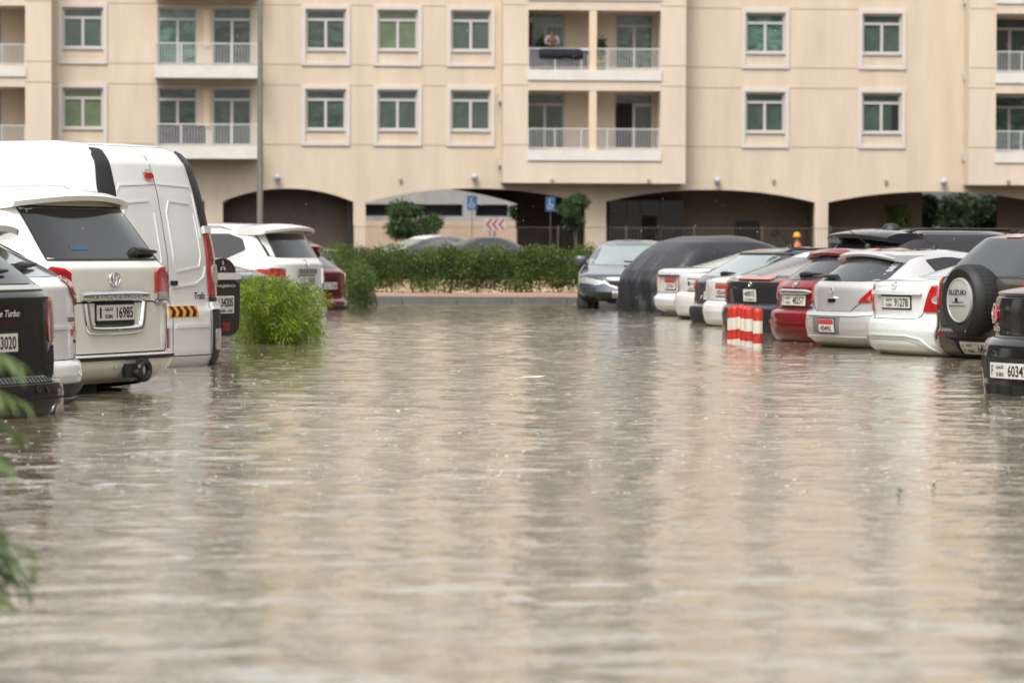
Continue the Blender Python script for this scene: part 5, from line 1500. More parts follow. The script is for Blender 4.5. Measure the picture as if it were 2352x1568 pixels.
c.plate(0, 0.88, ('R', '62015')); c.wiper(0.0, 0.36, 1.17); c.emblem('ring_bar', -0.35, 0.86, 0.05)
side_glass(c, [(0.8, 1.16), (3.0, 1.08), (2.6, 1.42), (1.0, 1.44)]); windscreen(c, mir([(0.66, 1.05), (0.56, 1.42)])); c.wheels(0.85, 3.5, 0.34, W=0.89)
c.antenna(0.0, 1.3, 1.55, lean=0.3, h=0.26); c.rails(1.49, 0.9, 2.5, M_black, lift=0.04)

# 10 ----------------------------------------------- white car with slanted dark red lamp
c = sedan('parked_sedan', 'white sedan with slanted dark red lamp between the dark hatchback and old white sedan', 1590, 50.8, PR, -0.43, P_white, 4.8, 0.90, 1.47, 0.42, 0.82, 1.10, 0.5, 1.25, 0.62, n=2.6, D=0.5)
c.sym('tail_lamp', 'wrap', [(0.66, 0.86), (0.90, 0.80), (0.96, 0.95), (0.92, 1.06), (0.74, 1.06)], 0.014, M_darkred, rnd_=0.08)
c.plate(0, 0.93, ('H', '50418'), style='square'); c.patch('bumper_base', 'wrap', [(-1.0, 0.425), (1.0, 0.425), (1.0, 0.48), (-1.0, 0.48)], 0.006, M_black, nx=30)
c.seams([('wrap', 1, [(0.72, 1.07), (0.66, 0.86), (0.58, 0.83), (-0.58, 0.83), (-0.66, 0.86), (-0.72, 1.07)])])

# 11 ----------------------------------------------- old white sedan
c = sedan('parked_sedan', 'old boxy white sedan with faded red lamp, before the car under the tarpaulin', 1538, 53.0, PR, -0.36, P_white, 4.6, 0.86, 1.40, 0.42, 0.67, 1.08, 0.62, 1.35, 0.58, n=2.7, D=0.48, glass=M_glass_pale)
c.sym('tail_lamp', 'wrap', [(0.66, 0.80), (0.90, 0.80), (0.90, 0.98), (0.70, 0.98)], 0.012, mat('faded_lens', (0.36, 0.07, 0.05), 0.3, coat=0.6), rnd_=0.06)
c.plate(0.0, 0.85, ('', '27391'), style='red', w=0.33, h=0.16)
c.patch('plate_lip', 'rear', mir([(0.42, 0.955), (0.42, 0.985)]), 0.03, M_chrome); c.emblem('disc', -0.05, 1.03, 0.05)
c.seams([('rear', 1, [(-0.72, 0.72), (0.72, 0.72)]), ('wrap', 1, [(0.64, 1.06), (0.64, 0.72)]), ('wrap', 1, [(-0.64, 1.06), (-0.64, 0.72)])])
c.patch('bumper_base', 'wrap', [(-0.9, 0.425), (0.9, 0.425), (0.9, 0.46), (-0.9, 0.46)], -0.02, M_black, nx=20)
c.antenna(0.2, 2.0, 1.39, lean=0.3, h=0.3)

# 12 ----------------------------------------------- car under a tarpaulin
rear = [(0.32, 0.02), (0.6, -0.04), (0.95, -0.05), (1.15, 0.05), (1.45, 0.36), (1.6, 0.60), (1.69, 1.0), (1.71, 1.7)]
front = [(0.32, 4.2), (0.7, 4.18), (0.95, 4.0), (1.08, 3.3), (1.3, 2.8), (1.55, 2.4), (1.68, 2.0), (1.71, 1.72)]
width = [(0.32, 1.0), (0.7, 0.98), (1.1, 0.93), (1.45, 0.80), (1.6, 0.70), (1.68, 0.45), (1.71, 0.03)]
M_tarp = mat('grey_tarpaulin', (0.026, 0.027, 0.033), 0.36, var=0.25, vscale=2, bump=0.9, bscale=4.5)
c = Car('car_cover', 'car wrapped in a dark grey tarpaulin beside the slate grey saloon', GL_RIGHT, profile(4.2, 1, 1.71, rear, front, width), 1466, 56.5, R(-62), -0.47, M_tarp, D=0.5, n=2.8, cat='covered car', body_name='tarpaulin')
rg = random.Random(4)
for v in c.body.data.vertices:      # folds hanging from the roof edge
    if v.co.z < 1.5:
        k = (1.5 - v.co.z) / 1.1
        a = math.atan2(v.co.x, v.co.y - 2.3) * 9 if v.co.y > 0.6 else v.co.x * 13 + v.co.z * 2
        f_ = 0.06 * k * math.sin(a) + 0.045 * k * math.sin(a * 2.3 + v.co.z * 3)
        n_ = Vector((v.co.x, (v.co.y - 2.3) * 0.3, 0)).normalized()
        v.co += n_ * f_
    else:
        v.co.z += 0.012 * math.sin(v.co.y * 5) * math.sin(v.co.x * 4)
c.body.data.set_sharp_from_angle(angle=R(80))
c.strip('tie_strap', 'side', [(0.4, 0.9), (3.6, 0.86)], 0.03, 0.05, M_black, side=1)

# 13 ----------------------------------------------- slate grey saloon facing us
Lc = 4.55
c = Car('parked_sedan', 'slate grey saloon facing the viewer at the far end of the right row', GL_RIGHT, sedan_profile(Lc, 0.88, 1.44, 0.40, 0.7, 1.08, 0.06, 0.4, 1.1, 0.64, hz=1.0, wsb=3.45, wst=2.65, belt=1.0), 1441, 58.4, R(180 - 4), -0.27, paint('blue_grey_paint', (0.06, 0.072, 0.095), metal=0.3),
        anchor=(0, Lc), D=0.5, n=2.5, Df=0.75, nf=2.5)
c.patch('windscreen', 'front', mir([(0.68, 1.005), (0.72, 1.05), (0.57, 1.33)]), 0.005, M_glass_pale, rnd_=0.06)
for o_ in c.sym('headlamp', 'front', [(0.36, 0.70), (0.52, 0.665), (0.80, 0.70), (0.84, 0.79), (0.70, 0.80), (0.44, 0.745)], 0.012, M_clear, rnd_=0.06): pass
gr = c.patch('grille', 'front', mir([(0.10, 0.625), (0.26, 0.66), (0.34, 0.735)]), 0.010, M_dark)
c.strip('chrome_trim', 'front', [(-0.40, 0.745), (-0.30, 0.665), (-0.12, 0.61), (0.12, 0.61), (0.30, 0.665), (0.40, 0.745)], 0.03, 0.016, M_silverplastic)
c.patch('lower_grille', 'front', mir([(0.30, 0.36), (0.42, 0.44)]), 0.006, M_dark); c.sym('fog_recess', 'front', [(0.50, 0.38), (0.72, 0.40), (0.72, 0.50), (0.56, 0.47)], 0.006, M_dark)
c.plate(0, 0.52, ('J', '84207'), mode='front', w=0.5, h=0.11)
c.emblem('ring_bar', 0, 0.70, 0.09, mode='front')
side_glass(c, [(0.9, 1.06), (3.0, 1.02), (2.45, 1.31), (1.35, 1.32)]); c.wheels(0.85, 3.65, 0.32, W=0.87)
c.mirror(3.0, 1.06, P_grey, 1, (0.11, 0.07, 0.08)); c.mirror(3.0, 1.06, P_grey, -1, (0.11, 0.07, 0.08))
c.strip('wiper', 'front', [(-0.5, 1.03), (0.1, 1.06)], 0.02, 0.02, M_black)

# far cars on the road behind the hedge
FAR = 'cars on the road behind the hedge'
def far(label, px, Y, phi, pm, gl, prof, W, H, L):
    c = Car('far_car', label, FAR, prof, px, Y, phi, -0.15, pm, D=0.6, n=2.5)
    c.sym('side_window', 'side', [(1.1, H - 0.46), (L - 1.35, H - 0.47), (L - 2.0, H - 0.13), (1.45, H - 0.13)], 0.004, gl, rnd_=0.1, nx=14)
    c.patch('rear_window', 'rear', mir([(W - 0.24, H - 0.42), (W - 0.30, H - 0.13)]), 0.005, gl, rnd_=0.06)
    windscreen(c, mir([(W - 0.22, H - 0.46), (W - 0.30, H - 0.13)]), gl)
    c.wheels(0.9, L - 0.9, 0.31, W=W - 0.01)
SP = lambda H=1.45, L=4.5, W=0.88: sedan_profile(L, W, H, 0.3, 0.7, H - 0.40, 0.05, 0.5, 1.2, 0.62)
far('pale grey car on the road behind the dark red crossover', 760, 104, R(58), P_silver, M_glass_grey, SP(1.46), 0.88, 1.46, 4.5)
far('white car behind the hedge left of the small dark tree', 890, 112, R(-50), P_cool, M_glass_pale, SP(1.52), 0.88, 1.52, 4.5)
far('dark car behind the hedge under the small dark tree', 985, 106, R(-70), P_blackbrown, M_glass_grey, SP(1.47), 0.88, 1.47, 4.5)
far('dark grey car behind the hedge below the chevron sign', 1150, 108, R(70), P_grey, M_glass_grey, SP(1.48), 0.88, 1.48, 4.5)
rear = [(0.3, 0.05), (0.9, 0.0), (1.6, 0.1), (2.15, 0.3), (2.3, 0.8), (2.33, 1.8)]
front = [(0.3, 4.9), (0.8, 5.0), (1.1, 4.5), (1.9, 3.7), (2.25, 3.0), (2.33, 2.2)]
width = [(0.3, 0.9), (0.8, 0.95), (1.5, 0.93), (2.1, 0.85), (2.28, 0.6), (2.33, 0.03)]
c = Car('far_van', 'white van beyond the middle archway, right of the chevron sign', FAR, profile(5, 0.95, 2.33, rear, front, width), 1186, 192, R(-80), 0.02, P_white, D=0.4, n=3, cat='van')
side_glass(c, [(3.2, 1.25), (4.2, 1.22), (3.75, 1.85), (3.2, 1.9)]); windscreen(c, mir([(0.8, 1.25), (0.7, 1.9)])); c.wheels(0.9, 4.0, 0.34, W=0.94)
# ------------------------------------------------------------------ vegetation
def leaf_mat(name, c1, c2, sc=6.0, trans=0.35):
    m = bpy.data.materials.new(name); m.use_nodes = True
    nt = m.node_tree; N = nt.nodes; L = nt.links
    b = N['Principled BSDF']
    b.inputs['Roughness'].default_value = 0.42
    geo = N.new('ShaderNodeNewGeometry')
    n = N.new('ShaderNodeTexNoise'); n.inputs['Scale'].default_value = sc; n.inputs['Detail'].default_value = 3
    L.new(geo.outputs['Position'], n.inputs['Vector'])
    ad = N.new('ShaderNodeMath'); ad.operation = 'MULTIPLY_ADD'; ad.inputs[1].default_value = 0.45; 
    L.new(geo.outputs['Random Per Island'], ad.inputs[0]); L.new(n.outputs['Fac'], ad.inputs[2])
    r = N.new('ShaderNodeValToRGB')
    r.color_ramp.elements[0].position = 0.45; r.color_ramp.elements[1].position = 0.95
    r.color_ramp.elements[0].color = (*c1, 1); r.color_ramp.elements[1].color = (*c2, 1)
    L.new(ad.outputs[0], r.inputs['Fac']); L.new(r.outputs['Color'], b.inputs['Base Color'])
    tr = N.new('ShaderNodeBsdfTranslucent'); L.new(r.outputs['Color'], tr.inputs['Color'])
    mx = N.new('ShaderNodeMixShader'); mx.inputs[0].default_value = trans
    L.new(b.outputs[0], mx.inputs[1]); L.new(tr.outputs[0], mx.inputs[2])
    L.new(mx.outputs[0], N['Material Output'].inputs['Surface'])
    return m
M_bark = mat('bark', (0.10, 0.075, 0.055), 0.9, var=0.3, vscale=9, bump=0.5, bscale=30)
L_near = leaf_mat('feathery_leaf', (0.028, 0.080, 0.010), (0.30, 0.38, 0.028), 5)
L_hedge = leaf_mat('hedge_leaf', (0.021, 0.056, 0.010), (0.115, 0.175, 0.028), 2.5)
L_tree = leaf_mat('tree_leaf', (0.025, 0.055, 0.018), (0.08, 0.14, 0.04), 1.5)
L_darktree = leaf_mat('dark_tree_leaf', (0.020, 0.036, 0.016), (0.05, 0.085, 0.03), 1.0)
L_fore = leaf_mat('frond_leaf', (0.05, 0.11, 0.02), (0.15, 0.24, 0.045), 8)

def leaves(blobs, n, l, w, seed, droop=0.2, up=0.6, shell=0.55, zmin=None):
    """many bent leaf blades spread through a set of ellipsoids: (centre, radii, weight)"""
    rg = random.Random(seed)
    mb = MB()
    tot = sum(b[2] for b in blobs)
    for c, r_, wt in blobs:
        for _ in range(int(n * wt / tot)):
            d = Vector((rg.gauss(0, 1), rg.gauss(0, 1), rg.gauss(0, 1))).normalized()
            k = shell + (1 - shell) * rg.random() if rg.random() < 0.8 else rg.random()
            k *= 1 + 0.12 * rg.gauss(0, 1)
            p = Vector((c[0] + d.x * r_[0] * k, c[1] + d.y * r_[1] * k, c[2] + d.z * r_[2] * k))
            if zmin is not None and p.z < zmin: continue
            dr = (d * 0.8 + Vector((rg.gauss(0, 0.5), rg.gauss(0, 0.5), rg.gauss(up * 0.6, 0.45)))).normalized()
            s = dr.cross(Vector((rg.gauss(0, 1), rg.gauss(0, 1), rg.gauss(0, 1)))).normalized()
            ll, ww = l * rg.uniform(0.6, 1.3), w * rg.uniform(0.7, 1.2)
            m_ = p + dr * ll * 0.5
            t = p + dr * ll + Vector((0, 0, -droop * ll))
            mb.add([p, m_ + s * ww * 0.5, t, m_ - s * ww * 0.5], [(0, 1, 2, 3)])
    return mb

def shrub(name, label, cat, c, blobs, n, l, w, seed, lm, stems, group=None, droop=0.3, up=0.6, zmin=0.02, shell=0.5):
    o = thing(name, label, cat, c, 0, group)
    leaves(blobs, n, l, w, seed, droop, up, shell, zmin - c[2]).build('foliage', lm, o)
    mb = MB(); rg = random.Random(seed + 1)
    for (x, y, h) in stems:
        p = [Vector((x, y, -0.3))]
        for k in range(1, 5):
            p.append(Vector((x + rg.gauss(0, 0.012) * k, y + rg.gauss(0, 0.012) * k, -0.3 + (h + 0.3) * k / 4)))
        mb.tube(p, [0.022, 0.018, 0.014, 0.01, 0.005], 6)
    mb.build('stems', M_bark, o)
    return o

# bushy planting by the white vans, standing in the flood water
c = at(640, 38.0); c.z = 0.0
bl = []
rg = random.Random(11)
for i in range(46):
    u, v = rg.random(), rg.random()
    bl.append(((-0.40 + 0.68 * u, -0.6 + 2.6 * v, 0.02 + 0.53 * rg.random() ** 0.85 * (1 - 0.25 * max(0, u - 0.6))), (0.17, 0.24, 0.17), 1))
for i in range(7):
    bl.append(((-0.30 + 0.105 * i, -0.2 + rg.random(), 0.655 - 0.03 * abs(i - 2)), (0.10, 0.2, 0.09), 0.35))
shrub('feathery_bush', 'bright green feathery bush standing in the water beside the tall white van', 'bush', c, bl, 34000, 0.085, 0.0085, 5, L_near,
      [(rg.uniform(-0.35, 0.18), rg.uniform(-0.4, 1.6), rg.uniform(0.35, 0.5)) for _ in range(14)], droop=0.45)
c = at(824, 59.5); c.z = 0.0
bl = [((rg.uniform(-0.14, 0.14), rg.uniform(-0.5, 1.5), rg.uniform(0.05, 0.68)), (0.15, 0.3, 0.2), 1) for _ in range(22)] + [((0.12, 0.2, 0.10), (0.14, 0.3, 0.14), 1)]
shrub('roadside_bush', 'green bush at the flood edge right beside the dark red car', 'bush', c, bl, 8500, 0.07, 0.013, 9, L_hedge, [(rg.uniform(-0.3, 0.3), rg.uniform(-0.5, 1.5), 0.5) for _ in range(8)], droop=0.4)
# long clipped hedge on the far planting bed
c = at(1050, 69.4); c.z = 0.12
bl = []
for i in range(64):
    x = at(756, 68).x - c.x + (at(1560, 68).x - at(756, 68).x) * i / 63
    for z, rr in ((0.75, 0.17), (0.55, 0.26), (0.30, 0.24), (0.13, 0.16)):
        gap = 0.10 * math.sin(i * 1.9) + 0.1 * math.sin(i * 0.7)
        bl.append(((x + rg.gauss(0, 0.05), rg.gauss(0, 0.22), z + gap * 0.25 + (0.10 * (rg.random() < 0.35) if z < 0.4 else 0)), (0.20, 0.34, rr * (1 + gap)), 1 if z > 0.2 else 0.45))
shrub('hedge', 'long dense green hedge on the sandy bed across the end of the car park', 'hedge', c, bl, 60000, 0.055, 0.024, 21, L_hedge,
      [(rg.uniform(-2.6, 3.9), rg.gauss(0, 0.15), 0.6) for _ in range(34)], droop=0.15, zmin=0.13)

def tree(name, label, px, Y, py_top, py_bot, wpx, lm, n, leaf, seed, group=None, base=0.02):
    c = at(px, Y); h1 = CAMH + (560 - py_top) / F * Y; h0 = CAMH + (560 - py_bot) / F * Y
    o = thing(name, label, 'tree', (c.x, Y, base), 0, group)
    rg = random.Random(seed)
    hw_ = wpx / 2 / F * Y
    H = h1 - base; B = max(h0 - base, 0.2)
    tr = MB(); pts = [Vector((0, 0, -0.05)), Vector((rg.gauss(0, 0.04), 0, B * 0.6)), Vector((rg.gauss(0, 0.06), 0, B + (H - B) * 0.4))]
    tr.tube(pts, [0.09, 0.07, 0.03], 9)
    bl = []
    for i in range(16):
        a = rg.uniform(0, 6.28); q = rg.random() ** 0.5
        p = Vector((math.cos(a) * hw_ * 0.75 * q, math.sin(a) * hw_ * 0.75 * q, B + (H - B) * rg.uniform(0.15, 0.85)))
        tr.tube([pts[1] + (pts[2] - pts[1]) * rg.random(), p], [0.028, 0.008], 5)
        r_ = hw_ * rg.uniform(0.28, 0.48)
        bl.append((p, (r_, r_, r_ * 0.75), r_ ** 2))
    tr.build('trunk', M_bark, o, smooth=50)
    leaves(bl, n, leaf, leaf * 0.42, seed + 5, 0.25, 0.2, 0.45).build('crown', lm, o)
    return o
tree('small_tree', 'small dark leafy tree before the middle archway, between its cream pillar and blue sign', 952, 124, 458, 545, 125, L_tree, 5200, 0.15, 31)
tree('small_tree', 'small round topped tree before the pillar right of the middle archway', 1322, 128, 436, 530, 72, L_tree, 3800, 0.13, 32)
tree('small_tree', 'light green young tree under the right archway left of darker trees', 2066, 140.5, 466, 530, 66, L_hedge, 2600, 0.13, 33)
for i, (px, Y, t, w_) in enumerate(((2110, 160, 452, 100), (2190, 175, 450, 110), (2285, 168, 452, 120), (2380, 178, 446, 130), (2240, 190, 440, 150))):
    tree('shade_tree', ['dark tree seen through the right archway behind the light green one', 'dark tree seen deeper through the right archway, second from its left pier', 'dark tree seen through the right archway above the brown spare wheel car',
                        'dark tree through the right archway at the right edge of the picture', 'tallest dark tree far back through the right archway'][i], px, Y, t - 14, 560, w_, L_darktree, 5200, 0.26, 40 + i, 'trees behind the arcade')
tree('small_tree', 'slim tree beyond the middle archway beside its dark right pier', 1196, 165, 470, 540, 50, L_tree, 2200, 0.16, 51)

# near plant that reaches into the left of the picture
c = Vector((-1.48, 8.5, 0.0))
pl = thing('frond_plant', 'out of focus green fronds at the left edge of the picture, before the black car', 'plant', c)
mb = MB(); rg = random.Random(17)
st = MB()
def frond(p0, d, length, nl, ll):
    d = d.normalized(); pts = []
    for k in range(9):
        t = k / 8
        pts.append(p0 + d * length * t + Vector((0, 0, -0.35 * length * t * t)))
    st.tube(pts, [0.005 * (1 - 0.8 * k / 8) + 0.001 for k in range(9)], 5)
    for k in range(nl):
        t = 0.15 + 0.85 * k / nl
        i = min(7, int(t * 8)); p = pts[i] + (pts[i + 1] - pts[i]) * (t * 8 - i)
        ax = (pts[i + 1] - pts[i]).normalized()
        for sg in (-1, 1):
            s = ax.cross(Vector((rg.gauss(0, 0.4), rg.gauss(0, 0.4), 1))).normalized() * sg
            dr = (ax * 0.7 + s * 0.6 + Vector((0, 0, -0.25))).normalized()
            w_ = 0.0065; L_ = ll * (1 - 0.4 * t)
            q = dr.cross(Vector((0, 0, 1))).normalized()
            mid = p + dr * L_ * 0.5
            mb.add([p, mid + q * w_, p + dr * L_ + Vector((0, 0, -0.25 * L_)), mid - q * w_], [(0, 1, 2, 3)])
for (z, ln, dz, dy) in ((0.90, 0.20, 0.30, 0.1), (0.86, 0.22, 0.15, -0.3), (0.80, 0.24, 0.05, 0.3), (0.74, 0.17, 0.0, 0.0), (0.66, 0.16, 0.2, 0.2), (0.62, 0.17, 0.0, -0.2), (0.56, 0.20, 0.25, 0.1), (0.53, 0.225, 0.1, 0.25),
                        (0.50, 0.235, 0.0, 0.0), (0.46, 0.21, 0.05, -0.25), (0.70, 0.12, 0.5, 0.2), (0.36, 0.14, 0.3, 0), (0.93, 0.24, 0.1, -0.1), (0.83, 0.26, 0.2, 0.1), (0.77, 0.25, -0.1, -0.2), (0.73, 0.20, 0.1, 0.4), (0.60, 0.22, 0.1, -0.4), (0.545, 0.25, 0.15, 0.0), (0.51, 0.26, 0.2, -0.1), (0.48, 0.255, 0.2, 0.2), (0.44, 0.22, 0.3, 0.1)):
    frond(Vector((rg.gauss(0, 0.01), rg.gauss(0, 0.02), 1.09 - (1.12 - z) * 1.214)), Vector((1, dy, dz)), ln * 1.24, 12, 0.095)
st.tube([Vector((0.0, 0, -0.44)), Vector((-0.01, 0.01, 0.3)), Vector((0.0, 0, 0.9))], [0.012, 0.010, 0.005], 7)
mb.build('leaves', L_fore, pl)
st.build('stem', mat('green_stem', (0.12, 0.16, 0.05), 0.6), pl)

# ------------------------------------------------------------------ street furniture
M_post = mat('galvanised_post', (0.17, 0.185, 0.17), 0.5, metal=0.3, var=0.12, vscale=2)
P = at(597, 94)
lp = thing('street_lamp', 'tall grey-green lamp post in front of the facade, behind the parked white cars', 'street lamp', (P.x, 94, 0.02))
MB().tube([(0, 0, 0), (0, 0, 9.0)], [0.092, 0.055], 14).build('pole', M_post, lp, smooth=50)
MB().box(-0.2, 0.2, -0.2, 0.2, -0.05, 0.03).build('base_plate', M_post, lp)
MB().tube([(0, 0, 8.9), (0.3, 0, 9.3), (1.3, 0, 9.45)], [0.045, 0.04, 0.035], 10).build('arm', M_post, lp, smooth=50)
MB().lathe([(0.03, -0.02), (0.14, 0.0), (0.17, 0.35), (0.12, 0.62), (0.03, 0.66)], 14, (1.25, 0, 9.45), 'X').build('lamp_head', M_post, lp, smooth=50)

M_bred = mat('bollard_red', (0.43, 0.022, 0.012), 0.45, var=0.25, vscale=5)
M_bwhite = mat('bollard_white', (0.56, 0.53, 0.46), 0.5, var=0.16, vscale=5)
bs = [(1681, 38.9, 701.5, 14), (1691, 38.5, 700, 14), (1701, 38.1, 698, 14), (1711.5, 37.6, 701, 18), (1724, 37.2, 702, 19), (1740.5, 36.7, 706, 22)]
BLAB = ['furthest red and white bollard of the row, leftmost beside the black fastback car', 'red and white bollard second from the left of the row', 'red and white bollard third from the left, highest of the row', 'red and white bollard third from the right of the row',
        'red and white bollard just behind the nearest one of the row', 'nearest and widest red and white bollard, rightmost of the row']
proto = None
for i, (px, Y, pt_, wpx) in enumerate(bs):
    P = at(px, Y)
    if proto is None:
        proto = thing('bollard', BLAB[0], 'bollard', (0, 0, 0), 0, 'striped bollards in the flood')
        r0 = 0.052
        top = 0.80
        MB().lathe([(r0 * math.sin(t), top - r0 * 0.9 + r0 * 0.9 * math.cos(t)) for t in np.linspace(0.05, math.pi / 2, 8)] + [(r0, 0.0)], 22).build('post', M_bwhite, proto, smooth=40)
        MB().lathe([(0.002, top + 0.001)] + [((r0 + 0.0012) * math.sin(t), top - r0 * 0.9 + (r0 * 0.9 + 0.0012) * math.cos(t)) for t in np.linspace(0.1, math.pi / 2, 8)] + [(r0 + 0.0012, top - 0.135), (r0 - 0.001, top - 0.135)], 22).build('red_cap', M_bred, proto, smooth=40)
        for z1 in (top - 0.268, top - 0.535):
            MB().lathe([(r0 - 0.001, z1), (r0 + 0.0012, z1), (r0 + 0.0012, z1 - 0.105), (r0 - 0.001, z1 - 0.105)], 22).build('red_band', M_bred, proto, smooth=40)
        o = proto
    else:
        o = proto.copy(); COL.objects.link(o)
        for ch in proto.children:
            q = ch.copy(); COL.objects.link(q); q.parent = o
        o['label'] = BLAB[i]
    zt = CAMH + (560 - pt_) / F * Y + 0.004
    o.location = (P.x, Y, zt - 0.80)
    o.rotation_euler = (R([0.4, -0.5, 0.8, -0.3, 0.5, -0.4][i]), R([0.5, -0.4, 0.2, -0.6, 0.7, -0.2][i]), i * 0.9)

# iron fence before the arcade
M_iron = mat('fence_iron', (0.10, 0.085, 0.07), 0.6)
fe = thing('iron_fence', 'low thin dark iron railing fence running before the arcade', 'fence', (at(812, 133).x, 133, 0.02))
fL = at(2420, 133).x - at(812, 133).x
zt = CAMH + (560 - 521) / F * 133
q = MB()
q.box(0, fL, -0.012, 0.012, zt - 0.05, zt - 0.03); q.box(0, fL, -0.012, 0.012, 0.25, 0.28)
x = 0.06
while x < fL:
    q.box(x - 0.005, x + 0.005, -0.005, 0.005, 0.05, zt); x += 0.13
q.build('fence_panel', M_iron, fe)
x = 0
while x < fL:
    MB().box(x - 0.02, x + 0.02, -0.02, 0.02, -0.1, zt + 0.05).build('post', M_iron, fe); x += 2.6

M_blue = mat('sign_dulled_blue', (0.022, 0.085, 0.21), 0.4)  # sign colours dulled to put the archway's shade into them
M_signw = mat('sign_dulled_white', (0.42, 0.42, 0.43), 0.4)
def blue_sign(px, Y, label, py):
    p = at(px, Y)
    o = thing('parking_sign', label, 'sign', (p.x, Y, 0.02), 0, 'blue parking signs')
    z = CAMH + (560 - py) / F * Y
    pnl = MB().box(-0.18, 0.18, -0.015, 0.015, z - 0.27, z + 0.27).build('panel', M_blue, o)
    s = MB()   # a person in a wheelchair, drawn as a ring, a seat line and a head
    for k in range(14):
        a0, a1 = R(-200 + k * 17), R(-200 + (k + 1) * 17)
        f_ = lambda a, r_: (r_ * math.cos(a) - 0.01, -0.018, z - 0.07 + r_ * math.sin(a))
        s.quad(f_(a0, 0.085), f_(a1, 0.085), f_(a1, 0.115), f_(a0, 0.115))
    s.quad((-0.05, -0.018, z - 0.02), (-0.015, -0.018, z - 0.02), (-0.015, -0.018, z + 0.12), (-0.05, -0.018, z + 0.12))
    s.quad((-0.05, -0.018, z - 0.05), (0.09, -0.018, z - 0.05), (0.09, -0.018, z - 0.02), (-0.05, -0.018, z - 0.02))
    s.quad((-0.055, -0.018, z + 0.14), (-0.005, -0.018, z + 0.14), (-0.005, -0.018, z + 0.19), (-0.055, -0.018, z + 0.19))
    s.build('symbol', M_signw, pnl)
    MB().tube([(0, 0.03, 0), (0, 0.03, z + 0.3)], 0.016, 8).build('pole', M_iron, o)
blue_sign(1084, 130, 'blue parking sign with white symbol before the open part of the middle archway', 468)
blue_sign(1264, 131, 'blue parking sign with white symbol at the dark right pier of the middle archway', 470)
p = at(1136, 131)
cs = thing('chevron_sign', 'white road sign with red chevrons pointing left, behind the hedge', 'sign', (p.x, 131, 0.02))
z = CAMH + (560 - 517) / F * 131
pnl = MB().box(-0.40, 0.40, -0.015, 0.015, z - 0.22, z + 0.22).build('panel', M_signw, cs)
s = MB()
for k in range(3):
    x = -0.34 + k * 0.235
    s.add([(x, -0.019, z), (x + 0.16, -0.019, z + 0.2), (x + 0.27, -0.019, z + 0.2), (x + 0.11, -0.019, z), (x + 0.27, -0.019, z - 0.2), (x + 0.16, -0.019, z - 0.2)], [(0, 3, 2, 1), (0, 5, 4, 3)])
s.build('chevrons', mat('sign_red', (0.36, 0.06, 0.06), 0.4), pnl)
MB().tube([(0, 0.03, 0), (0, 0.03, z + 0.2)], 0.03, 8).build('pole', M_iron, cs)

